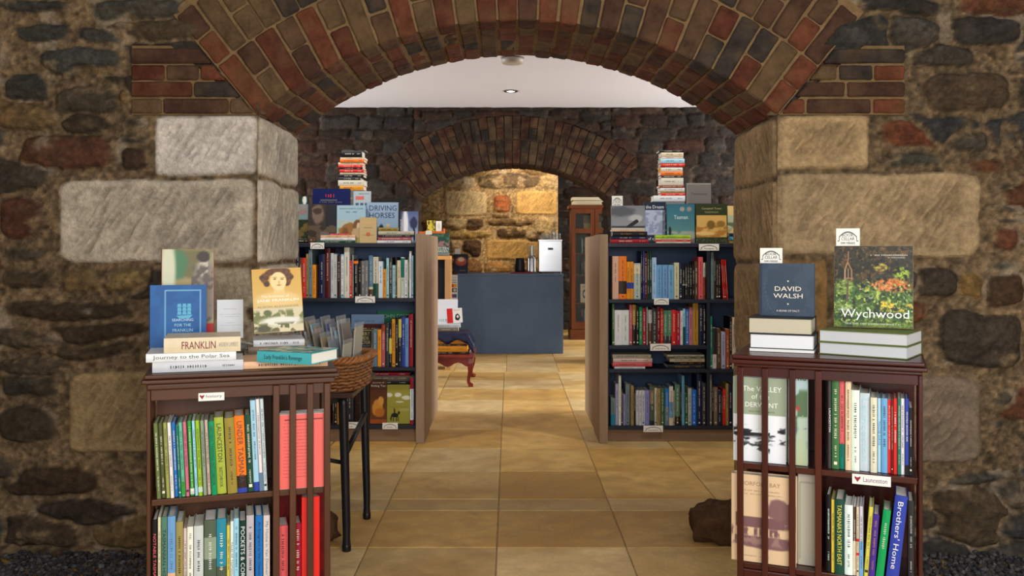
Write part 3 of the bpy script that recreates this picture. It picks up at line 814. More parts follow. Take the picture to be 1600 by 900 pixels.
# ---- painted covers: ops draw on a (u right, v up) unit square
def picture(parent, w, h, ops, name='cover_picture', x0=0.0, z0=0.0, y=-.0006, n=None, seed=1, M=None):
    res = max(w, h)/(n or 70); nx = max(6, int(w/res)); nz = max(6, int(h/res))
    us = np.linspace(0, 1, nx); vs = np.linspace(0, 1, nz); U, V = np.meshgrid(us, vs, indexing='xy')
    A = w/h; C = np.zeros((nz, nx, 3))+.5
    for i, op in enumerate(ops):
        k = op[0]
        if k == 'bg': C[:] = np.array(op[1])/255
        elif k == 'grad':
            t = V[..., None]; C[:] = np.array(op[1])/255*(1-t)+np.array(op[2])/255*t
        elif k == 'rect':
            m = ((U >= op[1]) & (U <= op[3]) & (V >= op[2]) & (V <= op[4])); C[m] = np.array(op[5])/255
        elif k == 'frame':
            m = ((U >= op[1]) & (U <= op[3]) & (V >= op[2]) & (V <= op[4])); e = op[6]
            m &= ~((U >= op[1]+e/A) & (U <= op[3]-e/A) & (V >= op[2]+e) & (V <= op[4]-e)); C[m] = np.array(op[5])/255
        elif k == 'ell':
            wob = .25*(fbm(U*9*A, V*9, seed+i)-.5) if len(op) > 7 else 0
            d = np.hypot((U-op[1])/op[3], (V-op[2])/op[4])+wob*2
            m = 1-sstep(1-op[6], 1+op[6], d); C = C*(1-m[..., None])+np.array(op[5])/255*m[..., None]
        elif k == 'noise':  # v0 v1 colour scale threshold [u0 u1]
            u0, u1 = (op[6], op[7]) if len(op) > 6 else (0, 1)
            s = op[4]; sx, sy = s if isinstance(s, tuple) else (s, s)
            m = sstep(op[5], op[5]+.08, fbm(U*A*sx, V*sy, seed+i*7))
            e = .03; m = m*sstep(op[1]-e, op[1]+e, V)*(1-sstep(op[2]-e, op[2]+e, V))*((U >= u0) & (U <= u1))
            C = C*(1-m[..., None])+np.array(op[3])/255*m[..., None]
        elif k == 'grain': C = C*(1+op[2]*(fbm(U*A*op[1], V*op[1], seed+i*3, 3)-.5))[..., None]
        elif k == 'line':   # from (u,v) to (u,v) colour width
            ax, ay, bx, by = op[1]*A, op[2], op[3]*A, op[4]; px, py = U*A-ax, V-ay; dx, dy = bx-ax, by-ay
            t = np.clip((px*dx+py*dy)/(dx*dx+dy*dy), 0, 1); m = np.hypot(px-t*dx, py-t*dy) < op[6]; C[m] = np.array(op[5])/255
    P = np.stack([x0+U*w, np.full_like(U, y), z0+V*h], -1)
    if M is not None:
        P = np.array([[M(p[0], p[2]) for p in row] for row in P])
    return grid_obj(name, P, tolin01(C), M_PIC, parent, smooth=False)

def face_book(name, label, fr, pl, pr, pt, zb, v, ops, texts, t=.02, col=(60, 60, 60), lean=6, hard=True, yaw=0, cat='book', group=None, n=None, roll=0, pages=True, spine_band=None, seed=1):
    "a book standing with its front cover to the room, leaning back"
    u0, u1 = fr.u(pl, v), fr.u(pr, v); w = u1-u0; h = fr.z(pt, (u0+u1)/2, v)-zb
    le = math.radians(lean); h = h/math.cos(le)
    root = empty(name, group=group, cat=cat, label=label)
    if pages: book_meshes(w, h, t, col, root, hard, bands=spine_band or ())
    else:
        mb = MB(); mb.box(0, 0, 0, w, t, h, col); mb.build('board', M_COVER, root)
    if ops: picture(root, w-.001, h-.001, ops, x0=.0005, z0=.0005, n=n, seed=seed)
    if texts:
        rs = random.Random(3)
        for tx in texts:
            mb = MB()   # (text, cu, cv, width, colour[, height])
            s, cu, cv, ww, c = tx[:5]; hh = (tx[5]*h if s != '~' or tx[5] >= .0101 else tx[5]*6*h) if len(tx) > 5 else None
            M = lambda a_, b_: (cu*w+a_, -.0012, cv*h+b_)
            if s == '~': bars(mb, ww*w, hh, M, c, rs)
            else: put_text(mb, s, ww*w, hh, M, c)
            if mb.f: mb.build('small_print' if s == '~' else 'title_lettering', M_INK, root)
    ud = Matrix.Rotation(math.radians(yaw), 3, 'Z') @ fr.ud; vd = Matrix.Rotation(math.radians(yaw), 3, 'Z') @ fr.vd
    R = Matrix.Rotation(-le, 3, ud)
    ex, ey, ez = ud, R @ vd, R @ Vector((0, 0, 1))
    if roll:
        Q = Matrix.Rotation(math.radians(roll), 3, vd); ex, ey, ez = Q @ ex, Q @ ey, Q @ ez
    set_orient(root, fr.w(u0, v, zb+.0008+t*math.sin(le)+(w*math.sin(math.radians(roll)) if roll > 0 else 0)), (ex, ey, ez))
    return root

def shelf_card(fr, px0, px1, py0, py1, v, word, label, arch=True, col=(236, 234, 226), wcol=(60, 50, 60), name='shelf_label', cat='label', group=None, heart=None, ext=0.0):
    u0, u1 = fr.u(px0, v), fr.u(px1, v); w = u1-u0; z1 = fr.z(py0, u0, v); z0 = fr.z(py1, u0, v); h = z1-z0
    root = empty(name, label=label, cat=cat, group=group)
    mb = MB(); mb.box(0, 0, -ext, w, .0012, h, col); mb.build('card', M_CARD, root)
    mb = MB(); rs = random.Random(int(px0))
    if arch:
        p0 = None; k = .0009
        for i in range(13):
            a = -1+2*i/12; x = w*.5+a*w*.36; z = h*(.48+.30*(1-a*a)); 
            if p0: mb.hexa([(p0[0], -.0008, p0[1]-h*.05), (x, -.0008, z-h*.05), (x, -.0002, z-h*.05), (p0[0], -.0002, p0[1]-h*.05), (p0[0], -.0008, p0[1]+h*.03), (x, -.0008, z+h*.03), (x, -.0002, z+h*.03), (p0[0], -.0002, p0[1]+h*.03)], wcol)
            p0 = (x, z)
        for s in (-1, 1):
            xx = w*.5+s*w*.37; mb.box(xx-w*.012, -.0008, h*.2, xx+w*.012, -.0002, h*.5, wcol)
            mb.box(min(xx, xx+s*w*.07), -.0008, h*.17, max(xx, xx+s*w*.07), -.0002, h*.22, wcol)
    if heart:
        cx, cz, r = w*.14, h*.52, h*.3
        mb.add([(cx, -.0009, cz-r), (cx+r*.9, -.0009, cz+r*.3), (cx+r*.9, -.0009, cz+r), (cx+r*.3, -.0009, cz+r*.55), (cx-r*.3, -.0009, cz+r*.55), (cx-r*.9, -.0009, cz+r), (cx-r*.9, -.0009, cz+r*.3)], [(0, 1, 2, 3, 4, 5, 6)], (140, 30, 48))
    if word == '~': bars(mb, w*.42, h*.2, lambda a, b: (w*.5+a, -.0009, h*.3+b), wcol, rs)
    elif word:
        cu = .6 if heart else .5
        for i, wd in enumerate(word.split('/')):
            hh = h*(.48 if heart else .2); put_text(mb, wd, w*(.62 if heart else (.5, .56, .6)[min(i, 2)]), hh, lambda a, b: (w*cu+a, -.0009, h*((.52 if heart else .3)-(0 if i == 0 else .3*i if len(word.split('/')) < 3 else .24*i)+(0 if len(word.split('/')) == 1 else .28))+b), wcol)
    mb.build('printed_mark', M_INK, root)
    set_orient(root, fr.w(u0, v, z0), (fr.ud, fr.vd, Vector((0, 0, 1))))
    return root

# ================================================================= REVOLVING BOOKCASES
def rev_case(label, fr, top, mid, low, side, mV, mH, c, slat_px, capt, seed, header, D=.145):
    """pinwheel bookcase. side=+1: slats on the right of the front face, -1: on the left."""
    S = .46; off = .02; root = empty('revolving_bookcase', fr.w(0, 0, 0), fr.yaw, label, 'bookcase')
    def X(u): return off+(u if side > 0 else S-u)
    def bx(mb, u0, v0, z0, u1, v1, z1):
        a, b = sorted((X(u0), X(u1))); mb.box(a, off+v0, z0, b, off+v1, z1, c)
    # cap
    mb = MB(); mb.box(.006, .006, top-.012, .494, .494, top, c); mb.box(0, 0, top-.024, .5, .5, top-.0125, c); mb.box(.012, .012, top-capt, .488, .488, top-.0245, c)
    mb.build('top_board', mH, root, bevel=.004, seg=3)
    hz = top-capt-header
    mb = MB(); bx(mb, .002, .002, hz, S-.002, .016, top-capt-.0005)
    bx(mb, .002, S-.016, hz, S-.002, S-.002, top-capt-.0005); bx(mb, .002, .0165, hz, .016, S-.0165, top-capt-.0005); bx(mb, S-.016, .0165, hz, S-.002, S-.0165, top-capt-.0005)
    mb.build('frieze_rail', mH, root, bevel=.001)
    for z in (mid, low):
        mb = MB(); bx(mb, .003, .003, z-.016, S-.003, S-.003, z); mb.build('shelf', mH, root, bevel=.002)
    for z0, z1 in ((low, mid-.0165), (mid, hz if False else top-capt-.0005)):
        for (a, b, d, e) in ((0.006, D, S-D+.0, D+.008), (S-D-.008, .006, S-D, S-D), (D, S-D-.008, S-.006, S-D), (D, D+.008, D+.008, S-.006)):
            mb = MB(); bx(mb, a, b, z0+.0005, d, e, z1 if (z1 < mid) else min(z1, hz-.0005) if False else z1-.018); mb.build('divider', mV, root)
    # base plinth and pivot
    mb = MB(); bx(mb, .0, .0, low-.055, S, S, low-.0165); mb.build('base_board', mH, root, bevel=.004)
    mb = MB(); mb.lathe([(.05, .07), (.05, low-.056)], 20, c, (.25, .25, 0)); mb.build('pivot_column', mV, root, True)
    for k in range(4):
        a = PI/4+k*PI/2; mb = MB(); pts = [(.25+r*math.cos(a), .25+r*math.sin(a), z) for r, z in ((.03, .10), (.12, .095), (.20, .055), (.245, .02), (.27, .015))]
        mb.tube(pts, [.022, .02, .018, .017, .014], 8, c); mb.build('foot', mV, root, True)
    # slats on the four faces
    us = [fr.u(p, .0)-off for p in slat_px]
    us = [u if side > 0 else S-u for u in us]
    z0, z1 = low-.05, top-capt-.001
    hw = .0085
    for f in range(4):
        for u in us:
            u = min(max(u, S-D-.002+.0), S-.009)
            mb = MB()
            pts = {0: (u, -.004), 1: (S+.004, u), 2: (S-u, S+.004), 3: (-.004, S-u)}[f]
            q = [(-hw, -.0065), (hw, -.0065), (hw, .0035), (-hw, .0035)]
            if f % 2: bx(mb, pts[0]-.005, pts[1]-hw, z0, pts[0]+.005, pts[1]+hw, z1)
            else: bx(mb, pts[0]-hw, pts[1]-.005, z0, pts[0]+hw, pts[1]+.005, z1)
            mb.build('slat', mV, root, bevel=.002, seg=2)
    return root

FL = Frame(-.934, 2.27, math.atan2(.147, .478)); TOPL = .83
zt = TOPL
rev_case('dark oak revolving bookcase with vertical slats, in front of the left stone pillar', FL, TOPL, .507, .215, 1, M_OAK, M_OAKH, (74, 42, 21), [426, 458, 485.5, 512], .040, 3, .028)
FR = Frame(.608, 2.483, -math.radians(23)); TOPR = .859
rev_case('glossy mahogany revolving bookcase with vertical slats, in front of the right stone pillar', FR, TOPR, .558, .282, -1, M_MAHO, M_MAHOH, (62, 18, 9), [1155, 1194, 1237, 1281], .034, 4, .026, D=.212)

w1 = 'history shelf of the left revolving bookcase'; g1 = 'books on the history shelf of the left revolving bookcase'
spine_row(FL, .022, .5075, '''82 113 320 olive
116 146 318 dark olive
149 176 316 moss
179 204 315 white
206 236 315 blue
238 254 338 teal
256 284 315 mint|||.02-.2-green
287 313 310 pink
319 347 303 green|||.02-.1-pale green
352 372 302 pale blue
375 405 300 lime|||.05-.12-pale green
409 436 300 sage
440 464 297 beige
468 506 305 emerald|HISTORIC TASMANIA SKETCHBOOK|dark green
508 572 279 chartreuse|LAUNCESTON/SKETCHBOOK|charcoal
580 648 282 khaki
650 718 268 orange|UNDER TASMANIA|dark grey|0-.06-royal blue,.06-.22-dark brown
722 764 260 dark green
766 803 158 pale blue|||0-.1-royal blue
805 832 150 white|||0-.2-steel blue
834 860 148 pale grey''', w1, g1, depth=.125, org=(227, 590), sc=4.5, lean=-math.radians(2.6), umax=.335, seed=4)
w2 = 'lower shelf of the left revolving bookcase'; g2 = 'books on the lower shelf of the left revolving bookcase'
spine_row(FL, .022, .2155, '''92 165 335 black|NOTABLE TASMANIANS|coral
172 200 310 cream
206 264 305 slate green|TASMANIAN HISTORY|charcoal
270 348 300 sky blue||steel blue|0-.4-peach
354 424 355 tan||dark brown
428 464 420 pale pink
467 527 405 white
534 628 395 pale grey|||0-.32-tan,.2-.32-grey blue
636 758 340 grey green||white|.55-.8-sage,0-.3-charcoal
762 858 325 turquoise|||.0-.45-grey green
862 898 390 yellow
900 932 350 white|TALES OF TASMANIA|dark red
935 985 320 light blue
988 1060 345 bottle green|POCKETS & CORNERS|white
1062 1136 290 silver||charcoal
1152 1224 292 blue|An Emigrant in Van Diemen's Land|navy
1232 1296 290 ivory|My Home in Van Diemen's Land|grey''', w2, g2, depth=.125, org=(220, 760), sc=6.43, umin=.024, umax=.333, seed=5)
# behind the slats
g3 = 'books behind the slats of the left revolving bookcase'
spine_row(FL, .035, .2155, '''475 578 395 coral
640 712 370 crimson
718 896 110 scarlet||yellow''', 'lower part behind the slats of the left revolving bookcase', g3, depth=.1, org=(360, 760), sc=6.43, umax=.475, seed=6)
face_book('book', 'deep red book turned face out behind the lower red books and slats, left revolving bookcase', FL, 434, 507, 768, .2155, .142, [('bg', (112, 10, 16)), ('noise', 0, 1, (92, 6, 12), 6, .5)], [], t=.006, col=(112, 10, 16), lean=0, hard=False, group=g3)
for k in range(4):
    face_book('booklet', ['salmon pink printed booklet face out behind the slats of the left revolving bookcase'][0] if k == 0 else 'white booklet %s behind the salmon pink one, left revolving bookcase slats' % ('', 'directly', 'second', 'third')[k],
              FL, 436+k, 509+k*.4, 647-k*1.5, .5075, .024+k*.02,
              [('bg', (226, 104, 98)), ('rect', .12, .92, .94, .935, (70, 30, 30))] if k == 0 else [('bg', (228, 228, 232))],
              [('~', .35, .88-.045*i, .5, (120, 50, 48), .0018) for i in range(17)] if k == 0 else [], t=.018, col=(226, 224, 226), lean=0, hard=False, cat='booklet', group='booklets behind the slats of the left revolving bookcase')
shelf_card(FL, 310, 350.5, 614.5, 627, .0185, 'history', 'white shelf label reading history with a small red mark', arch=False, heart=True, wcol=(90, 80, 110))

# ---------------- things on top of the left revolving bookcase
T = TOPL
gt = 'books on top of the left revolving bookcase'
face_book('book', 'tall book with soldier photograph on its cover and red spine, standing behind the blue one', FL, 252, 334, 391, T, .40,
          [('bg', (150, 146, 112)), ('noise', .2, 1, (110, 104, 66), 5, .5), ('ell', .30, .86, .18, .16, (70, 120, 84), .3, 1), ('ell', .45, .62, .34, .10, (160, 140, 92), .3, 1), ('ell', .12, .8, .14, .3, (205, 208, 180), .3),
           ('ell', .82, .60, .26, .30, (136, 124, 112), .1), ('ell', .80, .84, .09, .10, (196, 186, 170), .08), ('ell', .80, .93, .13, .055, (60, 52, 44), .1), ('noise', .3, .85, (96, 86, 78), 14, .55, .55, 1), ('rect', 0, 0, 1, .30, (176, 22, 24))],
          [('~', .75, .16, .4, (235, 190, 180), .06)], t=.035, col=(168, 30, 30), lean=4, group=gt)
b = face_book('book', 'blue book titled Searching for the Franklin Expedition with a pale sailing ship emblem', FL, 234, 322, 446.5, T, .335,
          [('bg', (18, 92, 158)), ('noise', 0, 1, (14, 84, 150), 5, .5), ('frame', .26, -.1, .90, .93, (120, 180, 210), .006)],
          [('SEARCHING', .58, .525, .38, (190, 224, 236)), ('FOR THE', .58, .455, .29, (170, 210, 225)), ('FRANKLIN', .58, .385, .36, (170, 210, 225)), ('EXPEDITION', .58, .315, .41, (170, 210, 225)),
           ('~', .58, .21, .36, (150, 195, 215), .004), ('~', .58, .165, .4, (150, 195, 215), .004)], t=.022, col=(18, 88, 152), lean=3, group=gt)
w_, h_ = .163, .17
mb = MB()
for (mx, hs) in ((-.013, (.040, .031, .022)), (.001, (.050, .038, .026)), (.014, (.040, .03, .02))):
    for q, hh in enumerate(hs): mb.add([(.093+mx-.006, -.0012, .128+q*.011), (.093+mx+.006, -.0012, .128+q*.011), (.093+mx+.0045, -.0012, .138+q*.011), (.093+mx-.0045, -.0012, .138+q*.011)], [(0, 1, 2, 3)], (90, 175, 205))
mb.add([(.072, -.0012, .125), (.080, -.0012, .117), (.108, -.0012, .117), (.117, -.0012, .127)], [(0, 1, 2, 3)], (90, 175, 205))
mb.build('ship_emblem', M_INK, b)
face_book('notice_card', 'small white printed notice card standing between the blue book and the portrait book', FL, 339, 380, 469, T+.052, .38,
          [('bg', (206, 210, 214))], [('~', .5, .76, .5, (80, 84, 92), .0028), ('~', .5, .62, .8, (80, 84, 92), .0022), ('~', .5, .56, .7, (80, 84, 92), .0022), ('~', .5, .40, .3, (80, 84, 92), .0022), ('~', .5, .34, .76, (80, 84, 92), .0022)], t=.003, col=(206, 210, 214), lean=5, hard=False, cat='card', pages=False)
# what the notice and the portrait book stand on
stack(FL, .355, T, '''339 398 541 551 grey|||beige
341 396 551 558 taupe|||beige''', 'under the notice card, left revolving bookcase top', gt, depth=.11, seed=8)
b = face_book('book', 'golden book titled The Ambitions of Jane Franklin with a portrait of a curly haired woman', FL, 397.5, 475, 423.5, T+.072, .255,
          [('grad', (214, 184, 110), (204, 160, 74)), ('ell', .5, .42, .5, .22, (214, 186, 118), .3),
           ('ell', .52, .95, .25, .06, (92, 58, 30), .1, 1), *[('ell', .5+.27*math.cos(a)*(1+.1*math.sin(a*5)), .84+.115*math.sin(a), .062, .042, (70+26*(i % 3), 44+14*(i % 3), 22+8*(i % 2)), .25, 1) for i, a in enumerate([x*.31-.75 for x in range(16)])], *[('ell', .5+.21*math.cos(a), .87+.10*math.sin(a), .05, .035, (84+20*(i % 2), 52+10*(i % 2), 26), .25, 1) for i, a in enumerate([x*.3-.3 for x in range(13)])],
           ('ell', .54, .66, .11, .12, (226, 196, 134), .1), ('ell', .53, .80, .165, .145, (236, 208, 150), .06), ('ell', .46, .835, .035, .010, (110, 74, 40), .3), ('ell', .61, .828, .035, .010, (110, 74, 40), .3),
           ('ell', .545, .78, .018, .03, (204, 164, 104), .5), ('ell', .54, .735, .05, .010, (176, 104, 72), .4), ('ell', .46, .86, .05, .006, (140, 96, 54), .3), ('ell', .62, .855, .05, .006, (140, 96, 54), .3),
           ('ell', .5, .52, .42, .10, (222, 192, 128), .25), ('rect', 0, 0, 1, .38, (206, 196, 160)), ('noise', .12, .34, (110, 116, 66), 9, .42), ('ell', .55, .17, .42, .07, (222, 220, 208), .3), ('noise', .0, .14, (92, 92, 52), 12, .5), ('ell', .28, .30, .08, .05, (92, 104, 60), .2, 1), ('ell', .2, .06, .16, .05, (76, 74, 46), .3, 1)],
          [('The Ambitions of', .45, .565, .56, (250, 240, 215)), ('JANE FRANKLIN', .5, .495, .84, (255, 250, 235), .05), ('ALISON ALEXANDER', .5, .40, .84, (150, 130, 96), .035)], t=.028, col=(206, 164, 82), lean=7, hard=False, roll=-2.5, group=gt, n=110)
stack(FL, .23, T, '''396 476 529 539 pale grey|||white
388 478 539 549 taupe|||taupe
382 480 549 560 taupe|||taupe''', 'under the portrait book, left revolving bookcase top', gt, depth=.14, seed=9)
stack(FL, .035, T+.001, '''256 376 532 555 cream|FRANKLIN/ANDREW LAMBERT|dark red|beige
228 369 557 570 white|Journey to the Polar Sea|grey green
238 380 570 586 pale grey|''', 'front left stack on the left revolving bookcase', gt, depth=.15, seed=10)
stack(FL, .045, T+.001, '''380 512 566 577 peach|''', 'lying flat under the teal book, left revolving bookcase top', gt, depth=.16, seed=11)
def flat_book(name, label, pos, yaw, w, h, t, col, ops, title, tc, group, fore_first=False, paper=(238, 236, 228)):
    "closed book lying on its back; spine side faces the heading -y of yaw"
    root = empty(name, label=label, cat='book', group=group)
    book_meshes(w, h, t, col, root, True, paper=paper)
    if ops: picture(root, w-.001, h-.001, ops, x0=.0005, z0=.0005, n=60)
    mb = MB()
    if title: put_text(mb, title, h*.7, t*.5, lambda a, b: (-.0045, t/2-b, h/2-a), tc)
    if mb.f: mb.build('spine_lettering', M_INK, root)
    c, s = math.cos(yaw), math.sin(yaw); u = Vector((c, s, 0)); v = Vector((-s, c, 0))
    set_orient(root, Vector(pos)+u*h+Vector((0, 0, t)), (v, Vector((0, 0, -1)), -u)); return root
q = FL.w(FL.u(402, .05), .03, T+.0185)
flat_book('book', 'teal and white paperback lying at an angle on a cream book, near the wicker basket', (q.x, q.y, T+.0205), math.radians(-20), .135, .165, .030, (70, 168, 176),
          [('bg', (84, 158, 156)), ('noise', 0, 1, (196, 200, 176), 6, .46), ('noise', 0, 1, (50, 124, 124), 9, .6)], "Lady Franklin's Revenge", (40, 60, 70), gt)
# clear acrylic stand
e = empty('book_stand', FL.w(.235, .30, T+.0005), FL.yaw, 'curved clear acrylic stand beside the notice card, left revolving bookcase top', 'stand')
mb = MB()
prof = [(0, .0), (.06, .0), (.062, .05), (.02, .06), (-.03, .034), (-.034, .026)]
for k in range(len(prof)-1):
    (x0, z0), (x1, z1) = prof[k], prof[k+1]
    mb.hexa([(x0, 0, z0), (x1, 0, z1), (x1, .035, z1), (x0, .035, z0), (x0, 0, z0+.003), (x1, 0, z1+.003), (x1, .035, z1+.003), (x0, .035, z0+.003)], (220, 226, 228))
mb.build('curved_strip', M_GLASS, e); e.location = FL.w(.215, .19, T+.0005)

# ---------------- right revolving bookcase contents
w4 = 'upper shelf of the right revolving bookcase'; g4 = 'books on the upper shelf of the right revolving bookcase'
spine_row(FR, .040, .5585, '''62 87 130 dark grey|LAUNCESTON|white
90 140 148 leaf green
142 180 145 coral|||0-.28-teal
184 224 160 cream
226 284 220 white
288 356 240 pale grey|Launceston|pale blue
360 407 272 ivory
410 436 278 light blue|THOSE DAYS|blue
438 480 278 sky blue
482 505 288 scarlet
507 519 290 dark red
521 549 280 red||white
552 572 280 teal
574 600 280 white
603 632 280 royal blue|||0-.13-black
634 655 345 black
657 668 450 grey
670 691 360 white
693 714 425 pale grey''', w4, g4, depth=.125, org=(1280, 560), sc=4.5, umin=.163, umax=.468, seed=14)
w5 = 'lower shelf of the right revolving bookcase'; g5 = 'books on the lower shelf of the right revolving bookcase'
spine_row(FR, .022, .2825, '''118 160 180 black||white
163 192 225 yellow
196 274 220 dark green|TASMANIA'S NORTH EAST|yellow
280 352 270 white
355 380 290 brown|||0-.5-cream
383 407 290 cream|||.3-.34-red,.5-.54-red
410 443 285 pale grey|||0-.5-sky blue
447 488 285 yellow||||4
490 542 350 purple||gold||4
550 618 310 emerald||ivory||6
640 752 185 royal blue|Brothers' Home|white||6
838 920 235 charcoal||silver''', w5, g5, depth=.125, org=(1270, 740), sc=5.625, umin=.163, umax=.468, seed=15)
gs = 'books behind the slats of the right revolving bookcase'
face_book('book', 'book titled The Valley of the Derwent, grey green over white, behind the right bookcase slats', FR, 1146, 1228, 591, .5585, .040,
          [('bg', (226, 232, 238)), ('rect', 0, .56, 1, 1, (150, 164, 140)), ('noise', .22, .42, (40, 44, 52), (7, 22), .56), ('noise', .12, .24, (60, 62, 68), (9, 20), .55, .15, .7), ('noise', .30, .37, (34, 38, 44), (6, 30), .45, .1, .7)],
          [('The VALLEY', .55, .87, .74, (240, 242, 236)), ('of the', .52, .78, .34, (240, 242, 236)), ('DERWENT', .54, .68, .62, (240, 242, 236)), ('~', .55, .60, .5, (70, 74, 66), .003)], t=.03, col=(230, 232, 226), lean=0, group=gs, n=100)
face_book('book', 'landscape cover book behind the third and fourth slats, right revolving bookcase', FR, 1232, 1262, 580, .5585, .045,
          [('grad', (176, 190, 150), (170, 196, 206)), ('noise', .3, .8, (90, 116, 84), 7, .5), ('noise', .2, .5, (90, 110, 130), 9, .6), ('ell', .5, .6, .1, .03, (170, 70, 60), .3)], [('nd', .7, .93, .4, (30, 40, 40))], t=.02, col=(180, 196, 196), lean=0, group=gs)
face_book('book', 'cream book with mauve picture of a veranda house, behind the right bookcase slats', FR, 1143, 1244, 744, .2825, .030,
          [('bg', (214, 186, 150)), ('noise', .40, .72, (124, 92, 92), (6, 7), .50, .55, 1), ('rect', .08, .40, .82, .52, (118, 86, 88)), ('noise', .30, .40, (116, 84, 86), (30, 6), .45), ('rect', .05, .20, .95, .30, (122, 90, 92)), ('ell', .6, .2, .45, .04, (122, 90, 92), .2, 1), ('noise', .2, .3, (150, 118, 112), 12, .5), ('ell', .72, .62, .16, .12, (126, 94, 94), .15, 1), ('rect', .06, .40, .10, .56, (118, 86, 88))],
          [('NORFOLK BAY', .45, .90, .62, (150, 122, 96)), ('~', .45, .82, .6, (150, 122, 96), .003), ('~', .45, .78, .7, (150, 122, 96), .003), ('~', .4, .07, .4, (150, 122, 96), .003)], t=.035, col=(206, 180, 146), lean=0, group=gs, n=100)
face_book('book', 'plain pale grey book beside the veranda house cover, right bookcase slats', FR, 1247, 1276, 742, .2825, .060,
          [('bg', (180, 176, 160)), ('frame', .05, .06, .9, .92, (150, 146, 130), .01)], [], t=.02, col=(176, 172, 156), lean=0, group=gs)
shelf_card(FR, 1331.5, 1392, 740, 755.5, -.0012+.019, 'Launceston', 'white shelf label reading Launceston on the right revolving bookcase', arch=False, heart=True, wcol=(96, 84, 120))
# on top
T = TOPR; gr = 'books on top of the right revolving bookcase'
stack(FR, .10, T+.001, '''1169 1269 503 528 charcoal||white|beige
1171 1272 528 551 charcoal||white|white
1171 1272 551 555.5 cream||white|white''', 'left stack on the right revolving bookcase', gr, depth=.15, fore=True, seed=20, paper=(238, 236, 230))
face_book('book', 'slate blue book titled David Walsh a Bone of Fact standing on three closed books', FR, 1186, 1272, 412.5, T+.0905, .20,
          [('bg', (50, 66, 84)), ('noise', 0, 1, (56, 72, 90), 4, .5), ('rect', 0, 0, .05, 1, (38, 50, 66)), ('line', .09, .62, .17, .2, (74, 90, 108), .004), ('line', .17, .2, .33, .02, (74, 90, 108), .004)],
          [('DAVID', .53, .53, .48, (232, 224, 204), .085), ('WALSH', .53, .40, .53, (232, 224, 204), .085), ('A BONE OF FACT', .53, .125, .42, (222, 214, 196), .035), ('.', .53, .67, .03, (232, 224, 204)), ('.', .53, .25, .03, (232, 224, 204))], t=.035, col=(46, 62, 80), lean=2, group=gr)
q = FR.w(FR.u(1277, .115), .115, 0); FW = Frame(q.x, q.y, -math.radians(37))
zt = stack(FW, .0, T+.001, '''1279 1418 518 537 olive||white|pale grey
1279 1418 540 559 olive||white|pale grey''', 'right stack on the right revolving bookcase', gr, depth=.17, fore=True, seed=21, paper=(214, 222, 236))
face_book('book', 'large book titled Wychwood with garden photograph, standing on two of its copies', FR, 1303, 1427, 385, zt+.001, .20,
          [('grad', (40, 60, 34), (46, 42, 34)), ('noise', .55, 1, (72, 58, 34), 9, .5), ('noise', .5, .8, (34, 36, 26), 5, .52), ('noise', .05, .55, (92, 120, 56), 12, .42), ('noise', .0, .5, (52, 84, 40), 8, .55), ('noise', .2, .5, (150, 164, 72), 16, .56, .4, 1),
           ('ell', .72, .52, .26, .08, (186, 108, 50), .25, 1), ('ell', .62, .50, .12, .05, (184, 116, 62), .3, 1), ('ell', .86, .66, .11, .08, (132, 158, 54), .2, 1), ('ell', .60, .73, .09, .05, (150, 140, 54), .25, 1), ('noise', .2, .32, (206, 176, 60), 14, .5, .6, 1),
           ('ell', .13, .48, .12, .12, (110, 136, 62), .25, 1), ('noise', .2, .38, (140, 160, 130), 18, .56, .05, .5), ('noise', .42, .62, (206, 150, 160), 30, .70, .3, .8), ('noise', .0, .08, (96, 120, 40), 6, .4), ('noise', .05, .6, (40, 56, 30), 26, .58), ('noise', .05, .6, (150, 170, 84), 34, .62), ('noise', .55, 1, (96, 74, 44), 30, .6), ('noise', .5, 1, (28, 28, 22), 22, .6), ('grain', 60, 1.0),
           ('line', .185, .93, .175, .78, (150, 112, 84), .006), ('line', .175, .8, .135, .70, (160, 122, 92), .007), ('line', .175, .8, .225, .70, (150, 112, 84), .007), ('line', .14, .70, .14, .58, (160, 130, 100), .008), ('line', .225, .70, .225, .58, (140, 108, 82), .008), ('line', .18, .72, .18, .58, (150, 116, 88), .005), ('line', .13, .60, .235, .60, (150, 120, 90), .006), ('line', .18, .58, .165, .32, (96, 80, 64), .011)],
          [('Wychwood', .52, .155, .86, (236, 240, 238), .135), ('~', .5, .045, .7, (214, 220, 210), .0035), ('~', .70, .885, .46, (222, 222, 214), .0035), ('~', .80, .855, .22, (200, 200, 190), .003)], t=.012, col=(150, 130, 100), lean=4, group=gr, n=170)
cardlab = 'small white card reading Book Cellar New Releases, above the %s book'
shelf_card(FR, 1187.5, 1222.5, 387.5, 409.5, .246, 'BOOK/CELLAR/new releases', cardlab % 'David Walsh', name='price_card', cat='card', wcol=(70, 76, 84), group='new release cards', ext=.03)
shelf_card(FR, 1306.5, 1343.5, 357, 381.5, .234, 'BOOK/CELLAR/new releases', cardlab % 'Wychwood', name='price_card', cat='card', wcol=(70, 76, 84), group='new release cards', ext=.03)
